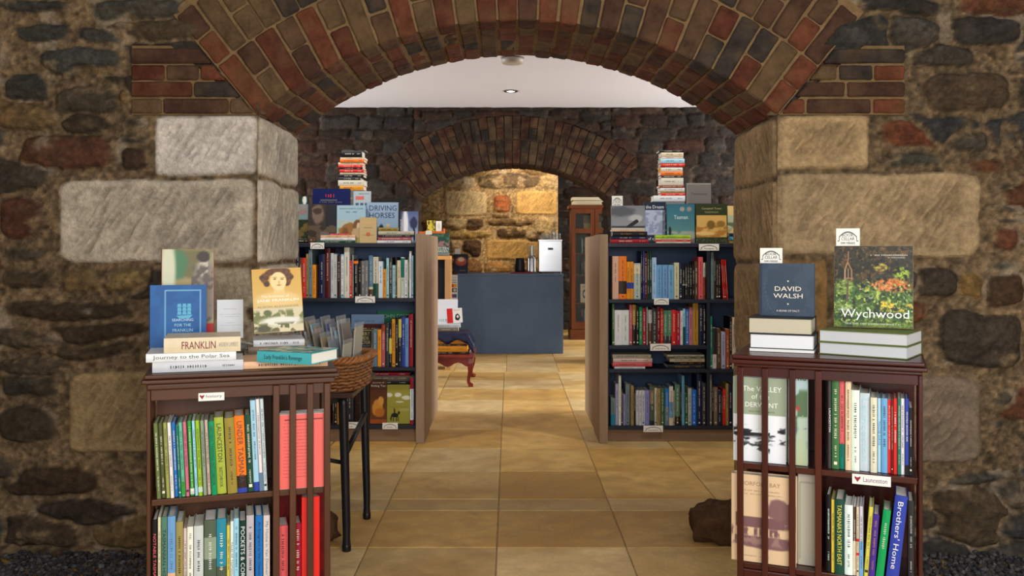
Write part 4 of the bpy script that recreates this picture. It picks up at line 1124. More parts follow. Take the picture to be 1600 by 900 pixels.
# ================================================================= MIDDLE ROOM BOOKCASES
FM = Frame(0, 5.36, 0.0)
def zz(py, Y=5.36): return EYE-(py-HY)*Y/F
NAVY = (20, 28, 44); NAVYB = (48, 74, 110); WOODP = (150, 126, 102)
def low_case(label, x0, x1, yf, dep, shelves, dividers, top, front=True, backc=NAVYB):
    "x0<x1 inner extents; shelves: z of each board top"
    cx = (x0+x1)/2; e = empty('bookcase', (cx, yf, 0), 0, label, 'bookcase'); d = dep
    def B(name, a, y0, z0, b, y1, z1, c, m=M_NAVY, bev=.002):
        mb = MB(); mb.box(a-cx, y0, z0, b-cx, y1, z1, c); return mb.build(name, m, e, bevel=bev)
    B('top_board', x0, 0, top-.024, x1, d, top, NAVY)
    B('back_panel', x0, d-.012, .09, x1, d, top-.025, backc)
    for z in shelves: B('shelf', x0+.0005, .004, z-.022, x1-.0005, d-.0125, z, NAVY)
    zs_ = sorted(list(shelves)+[top-.024+.022])
    for xd in dividers:
        for a, b in zip(zs_[:-1], zs_[1:]): B('divider', xd-.01, .002, a+.0005, xd+.01, d-.0125, b-.0225, NAVY)
    B('side_board', x0, .001, .092, x0+.012, d-.0125, top-.0245, NAVY); B('side_board', x1-.012, .001, .092, x1, d-.0125, top-.0245, NAVY)
    B('plinth', x0, .012, 0, x1, .03, zs_[0]-.0225, (132, 106, 82), M_PLINTH)
    return e, B
SH = [zz(666), zz(577), zz(540), zz(468)]   # right case boards (top faces)
SHL = [zz(665), zz(574), zz(466)]
TOPM = zz(380)
XPL, XPR = -.555, .584
caseL, BL = low_case('navy painted bookcase with raw timber end panel, left of the aisle, facing the arch', -2.3, XPL-.0005, 5.36, .30, SHL, [FM.u(493)-.3, -1.75], TOPM)
caseR, BR = low_case('navy painted bookcase with raw timber end panel, right of the aisle, facing the arch', XPR+.0005, 2.35, 5.36, .30, [SH[0], SH[1], SH[3]], [FM.u(1107), 1.8], TOPM)
# the extra short board in the right case between the second and third rows
BR('shelf', XPR+.013, .004, SH[2]-.022, FM.u(1107)-.0105, .2875, SH[2], NAVY)
BL('end_panel', XPL, -.05, 0, XPL+.05, .31, 1.245, WOODP, M_PANEL, .003)
BR('end_panel', XPR-.05, -.05, 0, XPR, .31, 1.24, WOODP, M_PANEL, .003)
rearL, BL2 = low_case('rear navy bookcase with timber end panel, back to back with the left front one', -2.3, XPL-.0005, 6.0, .36, [.12, .48, .82], [-1.4], TOPM)
rearR, BR2 = low_case('rear navy bookcase with timber end panel, back to back with the right front one', XPR+.0005, 2.35, 6.0, .36, [.12, .48, .82], [1.4], TOPM)
BL2('end_panel', XPL+.0, -.32, 0, XPL+.042, .42, 1.243, WOODP, M_PANEL, .003)
BR2('end_panel', XPR-.042, -.32, 0, XPR, .42, 1.238, WOODP, M_PANEL, .003)

DB = .17
spine_row(FM, .02, SHL[2]+.0005, '''66 82 195 grey
84 118 110 navy|||
118 146 215 brown
147 186 218 scarlet
187 214 175 tan
216 253 135 grey teal
245 292 290 amber''', 'leftmost part of top row, left navy bookcase', 'books on the top row of the left navy bookcase', depth=DB, org=(450, 370), sc=6.667, seed=31, umax=FM.u(493)-.0)
spine_row(FM, .02, SHL[2]+.0005, '''320 384 180 navy
386 440 120 maroon
446 477 170 pale grey||dark red
478 510 180 pale grey
512 548 195 dark brown||ivory
552 582 180 light blue|||.05-.95-white
586 641 110 ivory
642 667 245 red
668 682 190 silver
685 732 230 black|||.88-.95-orange
735 762 250 black
765 800 250 grey
801 836 245 grey
842 886 195 steel blue|||0-.2-brown,.2-.26-cream
888 942 208 pale pink|||0-.35-dark green
944 988 255 white
990 1023 335 amber
1025 1052 220 light blue
1055 1086 215 dark grey
1089 1118 295 pale blue
1119 1133 215 dark grey
1136 1174 245 cream
1177 1212 212 white|||.05-.5-pale green,.5-.98-teal
1215 1249 240 white
1250 1262 210 leaf green
1264 1286 150 white
1288 1308 195 light blue''', 'top row of the left navy bookcase', 'books on the top row of the left navy bookcase', depth=DB, org=(450, 370), sc=6.667, seed=32, umin=FM.u(493)+.012, umax=XPL-.014)
spine_row(FM, .02, SHL[1]+.0005, '''884 930 300 steel blue
934 972 300 amber
976 1012 250 rust|||0-.8-rose
1018 1052 235 dark grey
1054 1082 230 black|||.3-.65-yellow
1084 1117 190 amber
1119 1148 180 black
1149 1182 180 charcoal|||.6-.98-yellow
1184 1221 170 royal blue
1222 1256 180 sky blue
1258 1306 140 crimson|||''', 'middle row of the left navy bookcase', 'books on the middle row of the left navy bookcase', depth=DB, org=(450, 470), sc=6.667, seed=33, umax=XPL-.014)
gf = 'books shown cover out on the left navy bookcase'
face_book('book', 'green cover reading John Deere at the back of the middle row, left navy bookcase', FM, 589, 646, 486, SHL[1]+.0005, .245, [('bg', (20, 116, 78)), ('noise', 0, .6, (16, 90, 60), 5, .5)], [('JOHN DEERE', .52, .88, .8, (150, 206, 176), .1)], t=.016, col=(20, 110, 74), lean=3, group=gf)
face_book('book', 'tractor book cover in blue and dark red behind the middle row, left navy bookcase', FM, 548, 600, 492, SHL[1]+.0005, .19, [('grad', (120, 150, 190), (130, 164, 206)), ('rect', .34, 0, 1, .8, (96, 30, 30)), ('rect', .2, .0, 1, .5, (90, 26, 28)), ('ell', .3, .2, .3, .2, (60, 60, 60), .2, 1)], [('TRACTORS', .66, .66, .6, (206, 196, 150), .12), ('~', .4, .86, .6, (60, 70, 60), .03)], t=.018, col=(90, 30, 30), lean=4, group=gf)
face_book('book', 'dark cover with gold frame reading Expert Guide Tractor, left navy bookcase middle row', FM, 551, 582, 515, SHL[1]+.0005, .13, [('bg', (46, 52, 62)), ('frame', .02, .02, .98, .98, (196, 166, 84), .025), ('ell', .5, .2, .4, .14, (110, 84, 50), .3, 1)], [('EXPERT', .5, .86, .7, (226, 204, 120), .09), ('GUIDE', .5, .74, .6, (226, 204, 120), .09), ('TRACTOR', .5, .62, .76, (226, 204, 120), .09), ('~', .5, .52, .7, (150, 150, 150), .025)], t=.018, col=(46, 50, 60), lean=5, group=gf)
# bottom row
face_book('book', 'brown cover with two golden horses, bottom row of the left navy bookcase', FM, 578, 604, 594, SHL[0]+.0005, .05, [('grad', (112, 66, 34), (84, 50, 32)), ('ell', .45, .36, .34, .20, (206, 142, 56), .12, 1), ('ell', .66, .52, .18, .10, (214, 156, 70), .12, 1), ('ell', .6, .25, .3, .1, (186, 112, 40), .2, 1), ('rect', 0, .0, 1, .09, (170, 84, 36))], [('Journal of', .5, .93, .7, (226, 220, 206), .04), ('Riding Tec', .5, .855, .86, (236, 230, 216), .06)], t=.016, col=(80, 50, 34), lean=2, group=gf)
face_book('book', 'dark brown cover in shadow between the black table legs, bottom row left bookcase', FM, 554, 577, 598, SHL[0]+.0005, .055, [('bg', (56, 32, 24)), ('noise', 0, 1, (44, 26, 20), 6, .5)], [('~', .55, .8, .5, (170, 160, 140), .02), ('~', .6, .68, .4, (170, 160, 140), .02), ('~', .5, .5, .7, (120, 100, 84), .014)], t=.016, col=(54, 32, 26), lean=2, group=gf)
face_book('book', 'olive yellow cover with horse and rider silhouette, bottom row of the left navy bookcase', FM, 604.5, 640.5, 602, SHL[0]+.0005, .045,
          [('bg', (158, 152, 58)), ('ell', .1, .74, .14, .05, (222, 222, 204), .15, 1), ('ell', .48, .74, .16, .06, (228, 228, 214), .15, 1), ('ell', .85, .67, .2, .05, (222, 222, 206), .15, 1), ('ell', .55, .56, .18, .02, (214, 214, 190), .2, 1), ('ell', .75, .36, .22, .04, (170, 166, 96), .3, 1),
           ('ell', .34, .22, .16, .055, (30, 34, 26), .08), ('ell', .52, .28, .05, .04, (30, 34, 26), .08), ('line', .2, .2, .18, .08, (30, 34, 26), .012), ('line', .28, .2, .27, .07, (30, 34, 26), .012), ('line', .42, .2, .41, .07, (30, 34, 26), .012), ('line', .47, .2, .5, .08, (30, 34, 26), .012), ('line', .33, .24, .32, .36, (30, 34, 26), .018), ('ell', .32, .385, .025, .02, (30, 34, 26), .1), ('line', .2, .22, .15, .12, (30, 34, 26), .01)],
          [('~', .5, .43, .8, (70, 72, 30), .018)], t=.018, col=(140, 134, 50), lean=3, n=90, group=gf)
spine_row(FM, .018, SHL[0]+.0005, '''866 900 122 white|||0-.1-crimson,.76-1-crimson''', 'bottom row of the left navy bookcase', 'books on the bottom row of the left navy bookcase', depth=DB, org=(500, 570), sc=6.154, seed=34, umax=XPL-.013)
spine_row(FM, .03, SHL[0]+.0005, '''120 138 220 brown
140 162 190 dark brown
165 200 205 gold
203 245 190 maroon
250 322 200 charcoal''', 'bottom row behind the black table legs, left navy bookcase', 'books on the bottom row of the left navy bookcase', depth=.12, org=(500, 570), sc=6.154, seed=35)
stack(FM, .12, SHL[0]+.2495, '''566 640 585 590 crimson|
560 642 590 598 taupe|''', 'lying on the bottom row books, left navy bookcase', 'books lying flat on the bottom row of the left navy bookcase', depth=.13, seed=36)
stack(FM, .12, SHL[0]+.0005, '''574 640 598 605 charcoal|
574 640 605 640 black|
574 640 640 662 dark grey|''', 'piled behind the covers, bottom row of the left navy bookcase', 'books piled behind the covers in the left navy bookcase', depth=.13, seed=37)

# right case
XD = FM.u(1107)
spine_row(FM, .02, SH[3]+.0005, '''195 246 107 peach
248 312 107 orange|||0-.12-orange,.12-.42-dark brown
314 340 152 amber|||.28-.44-royal blue
341 369 152 amber|||.28-.44-royal blue
372 428 165 silver|||.7-.95-cream
430 445 65 navy
446 461 65 royal blue
462 482 80 maroon
483 500 70 bottle green
502 521 70 bottle green
523 559 118 light blue
560 606 178 sky blue
608 654 178 sky blue
656 703 178 sky blue
706 746 160 cream
748 773 165 navy
775 794 175 black|||.40-.42-white
795 814 175 black|||.40-.42-white
815 834 175 black
835 854 175 black
855 875 175 black
876 903 150 brown
906 944 112 coral
947 970 160 ivory|||0-.6-rust
972 990 122 cream''', 'top row of the right navy bookcase', 'books on the top row of the right navy bookcase', depth=DB, org=(920, 380), sc=5.296, seed=41, umin=XPR+.013, umax=XD-.011)
spine_row(FM, .02, SH[3]+.0005, '''1010 1034 75 grey teal
1036 1050 90 brown
1052 1070 140 black
1071 1089 140 black
1111 1124 135 scarlet||||-3.2
1125 1138 135 red||||-3.2
1139 1153 138 scarlet||||-3.2''', 'top row past the divider, right navy bookcase', 'books on the top row of the right navy bookcase', depth=DB, org=(920, 380), sc=5.296, seed=42, umin=XD+.011)
spine_row(FM, .02, SH[2]+.0005, '''193 212 501 leaf green
213 273 553 white||leaf green
274 334 553 white||leaf green
335 358 508 rose
360 389 508 dark brown|||.5-1-gold
390 415 515 black
417 441 528 emerald
443 474 538 crimson
475 489 530 silver
490 523 550 brown|||.62-1-silver
525 562 540 dark grey
563 592 525 dark red
593 616 540 red
618 650 555 slate green|||0-.26-dark grey
652 684 555 slate green|||0-.26-dark grey
686 722 552 red
724 756 558 crimson
757 777 558 white
778 797 540 light blue|||0-.5-dark green
798 829 543 blue
830 859 530 pink
860 906 495 gold
912 943 505 navy
945 977 508 black''', 'second row of the right navy bookcase', 'books on the second row of the right navy bookcase', depth=DB, org=(920, 380), sc=5.296, seed=43, umin=XPR+.013, umax=XD-.011)
spine_row(FM, .02, SH[1]+.0005, '''1005 1022 605 teal
1024 1056 700 ivory|||.35-1-charcoal
1060 1091 705 brown
1095 1129 735 lilac
1130 1164 710 rust
1165 1184 612 black
1186 1210 612 cream
1213 1234 730 ivory
1236 1258 735 beige''', 'second row past the divider, right navy bookcase', 'books on the second row of the right navy bookcase', depth=DB, org=(920, 380), sc=5.296, seed=44, umin=XD+.011)
stack(FM, .025, SH[1]+.0005, '''185 486 108 137 beige||
190 496 138 170 pale pink||
185 494 172 204 coral||
200 440 205 219 white||''', 'left pile on the low shelf of the right navy bookcase', 'books piled on the low shelf of the right navy bookcase', depth=.15, org=(920, 530), sc=5, seed=45)
stack(FM, .025, SH[1]+.0005, '''612 902 105 119 ivory||
616 905 120 135 grey green||
632 905 138 164 cream||
680 904 166 187 black||gold
614 905 188 217 charcoal||gold''', 'right pile on the low shelf of the right navy bookcase', 'books piled on the low shelf of the right navy bookcase', depth=.15, org=(920, 530), sc=5, seed=46)
spine_row(FM, .02, SH[0]+.0005, '''172 206 460 grey teal|||0-.4-turquoise
208 231 348 lilac
233 252 285 white
253 266 390 brown
268 286 430 lavender
287 321 350 grey teal
328 351 362 tan
353 367 380 charcoal
368 389 400 white
390 412 400 pale grey
414 438 400 pale grey
440 473 398 lavender
475 513 368 grey green|||0-.12-charcoal,.55-.9-taupe
514 531 380 ivory
533 558 385 tan
560 591 385 leaf green
594 626 385 blue|||0-.5-grey blue
628 658 368 sky blue|||.6-1-ivory,0-.2-cream
659 671 400 cream
672 712 355 slate green|||0-.22-dark brown
714 725 370 charcoal
727 747 285 sky blue
750 774 425 dark green
775 801 383 silver
803 841 395 bright blue
843 882 275 navy
885 918 345 dark grey''', 'bottom row of the right navy bookcase', 'books on the bottom row of the right navy bookcase', depth=DB, org=(920, 530), sc=5, seed=47, umin=XPR+.013, umax=XD-.011)
spine_row(FM, .02, SH[0]+.0005, '''944 961 275 grey
962 975 350 dark brown
976 1006 375 taupe
1008 1034 400 navy
1035 1046 410 brown
1047 1068 390 red
1070 1091 345 tan
1093 1120 360 navy
1122 1150 350 grey''', 'bottom row past the divider, right navy bookcase', 'books on the bottom row of the right navy bookcase', depth=DB, org=(920, 530), sc=5, seed=48, umin=XD+.011)

# shelf labels (small cards hooked over the board edges)
gl = 'white arched shelf labels on the navy bookcases'
for (a, b, c, d, wd, lab) in ((485, 506.5, 379, 389, 'rural', 'on the top edge of the left navy bookcase'), (555, 586, 463, 473, '~', 'under the top row of the left navy bookcase'), (597.5, 621.5, 660.5, 670.5, '~', 'below the horse covers, left navy bookcase'),
                              (532, 563, 659.5, 669.5, '~', 'behind the black table legs, left navy bookcase'), (1092, 1123.5, 381, 391.5, 'Tasmania', 'on the top edge of the right navy bookcase'), (1022, 1045, 466, 476, 'history', 'under the top row of the right navy bookcase'),
                              (1016, 1048, 537, 548, 'biographies', 'above the flat piles, right navy bookcase'), (1005.5, 1036, 665, 675, 'maritime', 'on the bottom edge of the right navy bookcase')):
    shelf_card(FM, a, b, c, d, -.003, wd, 'small white label with a printed arch, '+lab, group=gl, wcol=(44, 40, 56))

# ---------------- on top of the left navy bookcase
TM = TOPM+.0005; gm = 'books on top of the left navy bookcase'
def pxb(py, v): return zz(py, 5.36+v)
stack(FM, .14, TM, '''391 598 158 160.5 black|
418 578 160 210 black|
408 596 210 225 cream|
406 594 226 249 orange|
392 580 250 268 cream|
394 582 269 290 scarlet|
400 584 291 306 black|
402 592 307 330 red|||cream
406 590 332 346 cream|
396 590 347 369 black|
398 566 370 391 charcoal|||cream
392 596 393 436 ivory|
404 590 438 472 amber|
400 590 473 600 grey|
396 592 600 740 taupe|
396 592 742 888 dark brown|''', 'tall pile on the left navy bookcase', 'books in the tall pile on the left navy bookcase', depth=.13, org=(450, 200), sc=5, seed=50)
face_book('box', 'navy blue flat box with red lettering standing behind the sheep book, left bookcase top', FM, 488, 546, 295, TM+.0, .115, [('bg', (14, 26, 84)), ('rect', .2, .78, .66, .80, (90, 90, 96))], [('~', .5, .87, .3, (206, 50, 40), .07), ('~', .5, .75, .62, (120, 116, 90), .03)], t=.02, col=(12, 22, 74), lean=2, hard=False, cat='box', pages=False)
face_book('book', 'pale cover with a pink band and small pictures beside the tall pile, left bookcase top', FM, 552, 579, 299, TM, .10, [('bg', (176, 190, 196)), ('rect', .1, .84, .62, .90, (214, 110, 100))]+[('rect', .1+.28*i, .42+.13*j, .3+.28*i, .51+.13*j, (60, 90, 110)) for i in range(3) for j in range(3)], [('~', .6, .95, .6, (60, 80, 100), .03)], t=.016, col=(170, 184, 190), lean=2, group=gm)
face_book('book', 'dark cover with a green landscape half hidden by the left pillar, left bookcase top', FM, 440, 481, 307, TM, .07, [('bg', (40, 52, 36)), ('rect', 0, .84, 1, 1, (40, 60, 50)), ('ell', .86, .92, .08, .1, (220, 226, 222), .2), ('rect', 0, .5, 1, .84, (120, 146, 150)), ('noise', 0, .45, (112, 92, 52), 8, .5)], [('SHEEP', .74, .66, .4, (190, 80, 60), .1), ('ONIN', .74, .77, .36, (190, 120, 100), .08), ('~', .7, .08, .5, (210, 206, 190), .03)], t=.016, col=(40, 44, 34), lean=3, group=gm)
face_book('book', 'dark brown photographic cover next to the sheep book, left bookcase top', FM, 481, 525, 319, TM+.0, .035, [('bg', (62, 54, 50)), ('rect', .62, 0, 1, 1, (46, 46, 54)), ('ell', .35, .74, .22, .25, (120, 104, 92), .2, 1), ('ell', .32, .82, .16, .08, (72, 60, 52), .2, 1), ('noise', 0, .45, (96, 82, 66), 8, .5), ('ell', .6, .18, .2, .12, (110, 104, 98), .25, 1)], [], t=.016, col=(50, 46, 48), lean=3, group=gm)
face_book('book', 'pale blue cover with a curly horned merino sheep, left bookcase top', FM, 526, 571, 321, TM, .015,
          [('bg', (158, 190, 206)), ('rect', .05, .0, 1, .60, (150, 156, 84)), ('rect', .05, .40, 1, .60, (176, 190, 180)), ('ell', .45, .28, .36, .24, (150, 108, 62), .1, 1), ('ell', .74, .46, .18, .16, (120, 84, 50), .12, 1), ('ell', .76, .44, .07, .10, (206, 184, 156), .15), ('ell', .74, .27, .20, .14, (186, 156, 116), .15, 1), ('ell', .3, .2, .12, .2, (120, 82, 46), .2, 1)],
          [('DAVID NORTH CLUB', .5, .91, .8, (40, 56, 70), .035), ('1820 - 1880', .5, .82, .4, (40, 56, 70), .035)], t=.016, col=(158, 188, 202), lean=3, n=80, group=gm)
face_book('book', 'blue cover titled Driving Horses with a rider and dark horse, left bookcase top', FM, 572.5, 622, 316.5, TM, .05,
          [('grad', (120, 150, 176), (152, 176, 206)), ('ell', .47, .20, .10, .26, (36, 40, 52), .12), ('ell', .68, .22, .10, .16, (44, 90, 160), .1), ('ell', .68, .40, .04, .045, (200, 150, 110), .1), ('ell', .68, .445, .07, .02, (200, 176, 120), .2), ('rect', 0, 0, 1, .12, (50, 84, 108))],
          [('DRIVING', .52, .86, .86, (24, 38, 64), .13), ('HORSES', .49, .68, .80, (24, 38, 64), .13)], t=.018, col=(120, 150, 180), lean=2, n=80, group=gm)
face_book('book', 'small tan cover with an orange flower standing in front, left bookcase top', FM, 562, 588.5, 340, TM, -.0+.002, [('bg', (196, 172, 124)), ('ell', .5, .34, .12, .09, (206, 110, 70), .2, 1), ('line', .15, .30, .85, .30, (120, 96, 60), .01), ('rect', .1, .78, .9, .84, (214, 170, 120))], [('~', .5, .6, .5, (120, 90, 60), .05)], t=.010, col=(186, 160, 112), lean=1, group=gm)
b = face_book('book', 'spiral bound blue landscape cover at the right end, left bookcase top', FM, 626, 653, 330.5, TM+.0, .09, [('grad', (190, 200, 220), (84, 100, 150)), ('ell', .25, .6, .18, .5, (236, 236, 240), .3), ('line', .8, .1, .75, .8, (30, 34, 50), .03), ('ell', .75, .62, .2, .18, (44, 52, 84), .3, 1)], [], t=.014, col=(110, 120, 160), lean=2, group=gm)
mb = MB()
for k in range(12): mb.box(-.003, -.003, .008+k*.0118, .008, .017, .011+k*.0118, (205, 205, 210))
tag(mb.build('spiral_binding', M_STEEL, b), kind=None)
stack(FM, -.0, TM, '''328 480 815 828 coral||
256 526 829 849 peach||
254 526 851 871 white||
222 524 873 893 dark green||ivory''', 'low pile before the sheep book, left bookcase top', 'books in low piles on the left navy bookcase', depth=.012, org=(450, 200), sc=5, seed=51)
stack(FM, .0, TM, '''708 860 766 794 khaki||
706 982 797 824 beige||
704 980 826 842 charcoal||
703 962 843 868 rose||
694 960 871 893 white||''', 'low pile before the Driving Horses book, left bookcase top', 'books in low piles on the left navy bookcase', depth=.045, org=(450, 200), sc=5, seed=52)
stack(FM, .0, TM, '''55 160 860 893 black||''', 'at the left pillar, left bookcase top', 'books in low piles on the left navy bookcase', depth=.05, org=(450, 200), sc=5, seed=53)
stack(FM, .0, TM, '''164 216 846 893 brown||''', 'small and left of the low pile, left bookcase top', 'books in low piles on the left navy bookcase', depth=.03, org=(450, 200), sc=5, seed=54)
shelf_card(FM, 665, 675, 360.5, 366.5, -.052, '', 'tiny white card on the top of the left timber end panel', arch=False, name='paper_card', cat='card')

# ---------------- on top of the right navy bookcase
gm = 'books on top of the right navy bookcase'
stack(FM, .14, TM, '''476 668 66 85 black|
494 677 86 118 cream|
496 676 119 137 pale pink|
488 686 140 175 light blue|||beige
490 688 176 204 scarlet|||beige
488 684 205 212 charcoal|
490 670 213 246 ivory|||amber
490 672 247 276 orange|
492 670 277 298 dark brown|
492 676 300 360 ivory|
478 680 362 383 rust|
486 686 384 408 white|
488 688 409 428 tan|
490 690 430 449 scarlet|
430 690 460 506 white|
440 686 507 600 grey|
440 686 601 700 taupe|
440 686 701 790 brown|
440 686 791 855 charcoal|''', 'tall pile on the right navy bookcase', 'books in the tall pile on the right navy bookcase', depth=.12, org=(940, 220), sc=5.296, seed=60)
face_book('book', 'grey plastic covered book reading Tasmania right of the tall pile, right bookcase top', FM, 1074, 1112, 286, TM, .12, [('bg', (112, 108, 104)), ('rect', 0, 0, 1, .66, (70, 64, 60)), ('frame', .0, .0, .99, .99, (150, 148, 144), .01)], [('Tasmania', .5, .82, .66, (74, 62, 60), .045)], t=.018, col=(108, 104, 100), lean=3, group=gm)
face_book('book', 'grey cloudy cover with dark roof and low cream band, right bookcase top', FM, 955.5, 1008, 321.5, TM, .06, [('grad', (150, 156, 160), (120, 124, 130)), ('ell', .3, .85, .4, .14, (84, 88, 94), .3, 1), ('ell', .72, .66, .2, .1, (176, 178, 178), .3, 1), ('rect', 0, .40, 1, .46, (60, 62, 66)), ('line', .5, .42, .75, .58, (30, 32, 38), .05), ('rect', 0, 0, 1, .40, (190, 186, 176)), ('ell', .35, .1, .25, .08, (180, 130, 84), .2, 1)], [('TASMANIAN TIGER', .6, .32, .72, (110, 100, 96), .05), ('~', .5, .24, .5, (120, 110, 100), .03)], t=.016, col=(130, 134, 138), lean=3, group=gm)
face_book('book', 'navy cover with a white map, between the grey and teal covers, right bookcase top', FM, 1006, 1041, 316, TM, .10, [('bg', (26, 42, 62)), ('rect', .06, .2, .96, .80, (176, 184, 206)), ('noise', .22, .78, (140, 150, 180), 14, .5)], [('the Dream', .5, .88, .8, (230, 232, 236), .08), ('of the', .4, .1, .5, (230, 232, 236), .07)], t=.018, col=(24, 38, 58), lean=3, group=gm)
stack(FM, .145, TM+.250, '''994 1046 314.5 319.5 black|MARGARET WITH A VAN|white
972 1045 319.5 322.5 khaki|''', 'lying above the grey and navy covers, right bookcase top', gm, depth=.11, seed=61) if False else None
face_book('book', 'teal cover with white script title and two small round portraits, right bookcase top', FM, 1042.5, 1086, 319, TM, .055, [('grad', (104, 140, 140), (44, 104, 124)), ('rect', 0, 0, 1, .2, (110, 110, 96)), ('ell', .55, .87, .09, .06, (150, 150, 146), .15), ('ell', .80, .87, .09, .06, (140, 140, 136), .15), ('noise', .1, .3, (150, 156, 144), 10, .5), ('ell', .1, .3, .05, .12, (30, 40, 44), .2)], [('Tasman', .5, .66, .5, (200, 224, 226), .1), ('~', .64, .56, .5, (60, 110, 124), .03), ('~', .72, .47, .3, (60, 110, 124), .03)], t=.016, col=(46, 100, 116), lean=3, group=gm)
face_book('book', 'dark green cover titled Campbell Town with a golden landscape engraving, right bookcase top', FM, 1087.5, 1137, 318.5, TM, .04, [('bg', (48, 58, 36)), ('rect', .02, .14, .98, .70, (206, 166, 92)), ('noise', .14, .45, (170, 118, 54), (6, 9), .5), ('ell', .48, .46, .13, .10, (120, 92, 44), .25, 1), ('ell', .8, .48, .14, .08, (140, 106, 52), .25, 1), ('ell', .3, .24, .34, .05, (220, 186, 116), .3, 1), ('noise', .0, .10, (90, 96, 60), 30, .55)], [('Campbell Town', .5, .87, .62, (190, 176, 120), .06), ('TASMANIA', .5, .78, .44, (170, 156, 110), .04)], t=.018, col=(44, 54, 34), lean=3, n=80, group=gm)
face_book('book', 'pale seascape cover at the far right beside the right pillar, right bookcase top', FM, 1137.5, 1182, 322, TM, .05, [('grad', (196, 180, 120), (226, 196, 130)), ('rect', 0, .4, 1, .75, (176, 186, 160)), ('noise', .4, .55, (96, 116, 84), (4, 14), .45), ('noise', .15, .4, (150, 150, 120), 6, .5)], [], t=.016, col=(190, 176, 130), lean=3, group=gm)
stack(FM, .0, TM, '''80 350 733 748 peach||
90 378 750 790 black||gold|
76 384 793 815 navy||
74 388 818 850 crimson||''', 'low pile before the grey cover, right bookcase top', 'books in low piles on the right navy bookcase', depth=.05, org=(940, 220), sc=5.296, seed=62)
stack(FM, .0, TM, '''442 738 785 810 lime||
444 736 812 824 cream||
442 738 825 838 scarlet||
452 736 839 852 ivory||''', 'low pile before the teal cover, right bookcase top', 'books in low piles on the right navy bookcase', depth=.05, org=(940, 220), sc=5.296, seed=63)
stack(FM, .0, TM, '''1056 1200 772 800 navy||
1058 1200 802 835 turquoise||
1056 1200 836 856 gold||''', 'low pile beside the right pillar, right bookcase top', 'books in low piles on the right navy bookcase', depth=.04, org=(940, 220), sc=5.296, seed=64)
shelf_card(FM, 956, 973, 306, 320.5, .096, 'BOOK/CELLAR/new releases', 'small white Book Cellar card above the grey cloudy cover', arch=True, name='price_card', cat='card', wcol=(90, 90, 96), ext=.03)

# ================================================================= SIDE TABLE, BASKET
e = empty('side_table', (-.90, 3.62, 0), 0, 'narrow dark slatted wooden table with black tapered metal legs, beside left pillar', 'table')
for k in range(4):
    mb = MB(); x = -.035+k*.0895; mb.box(x, -.30, .598, x+.087, .26, .618, (62, 40, 32)); mb.build('table_slat', M_OAK, e, bevel=.003)
mb = MB(); mb.box(-.03, -.28, .575, .255, -.255, .5975, (26, 24, 26)); mb.box(-.03, .225, .575, .255, .25, .5975, (26, 24, 26)); mb.box(-.03, -.2545, .575, -.005, .2245, .5975, (26, 24, 26)); mb.box(.23, -.2545, .575, .255, .2245, .5975, (26, 24, 26)); mb.build('top_frame', M_BLACK, e)
for (x, y) in ((.278, -.20), (.290, .21), (.015, -.20), (.015, .21)):
    mb = MB(); q = .0 if x > 0 else 0
    mb.tube([(x-.012, y, .597), (x-.012, y, .56), (x, y, .10), (x, y, .05), (x, y, .028), (x, y, 0.0)], [.019, .019, .0155, .014, .016, .015], 14, (16, 17, 24)); lg = mb.build('leg', M_BLACK, e, True)
    mb = MB(); mb.lathe([(.016, 0), (.0175, .004), (.0175, .02), (.0150, .03)], 14, (12, 12, 14), (x, y, 0)); mb.build('foot_cap', M_BLACK, lg, True)
mb = MB(); mb.tube([(.27, -.19, .36), (.285, .20, .45)], .011, 8, (22, 20, 22)); mb.build('stretcher', M_BLACK, e, True)
mb = MB(); mb.tube([(.02, -.19, .38), (.26, -.19, .335)], .008, 8, (22, 20, 22)); mb.build('stretcher', M_BLACK, e, True)
# card on the table
fc = empty('price_card', (-.625, 3.72, .6195), math.radians(-35), 'small white printed card lying on the dark side table by its edge', 'card')
mb = MB(); mb.box(-.035, -.02, 0, .035, .02, .002, (222, 218, 206)); mb.build('card', M_CARD, fc)
mb = MB(); mb.tube([(-.02+.04*i/8, .006*math.sin(PI*i/8)-.002, .0024) for i in range(9)], .001, 4, (60, 50, 50)); mb.build('printed_mark', M_INK, fc)
# wicker basket
bk = empty('wicker_basket', (-.722, 3.475, .619), math.radians(-8), 'woven brown wicker basket full of wrapped booklets, on the dark side table', 'basket')
def rr(t, a, b, p=4.0):
    c, s = math.cos(t), math.sin(t); r = 1/((abs(c)/a)**p+(abs(s)/b)**p)**(1/p); return (r*c, r*s)
NS = 34
def bask(t, z): f = 1+.14*(z/.15); return rr(t, .158*f, .145*f)
mb = MB()
for k in range(NS):
    t = 2*PI*k/NS; mb.tube([(*bask(t, z), z) for z in (.004, .04, .08, .112)], .0035, 6, (112, 68, 34))
tag(mb.build('upright_stakes', M_WICKER, bk, True), kind=None)
mb = MB()
for r in range(9):
    z = .010+r*.0122; pts = []
    for i in range(NS*4+1):
        t = 2*PI*i/(NS*4); x, y = bask(t, z); L = math.hypot(x, y); o = .0048*math.cos(PI*(i/4)*1+PI*r); pts.append((x*(1+o/L), y*(1+o/L), z+.0015*math.sin(i*1.7+r)))
    g0 = rnd(.85, 1.1); mb.tube(pts, .0058, 6, (138*g0, 88*g0, 44*g0), cap=False)
tag(mb.build('woven_side', M_WICKER, bk, True), kind=None)
mb = MB()
for ph in range(3):
    pts = []
    for i in range(241):
        t = 2*PI*i/240; x, y = bask(t, .15); L = math.hypot(x, y); a = t*22+ph*2*PI/3
        pts.append((x*(1+.009*math.cos(a)/L), y*(1+.009*math.cos(a)/L), .121+.009*math.sin(a)))
    mb.tube(pts, .0066, 6, (150, 96, 50), cap=False)
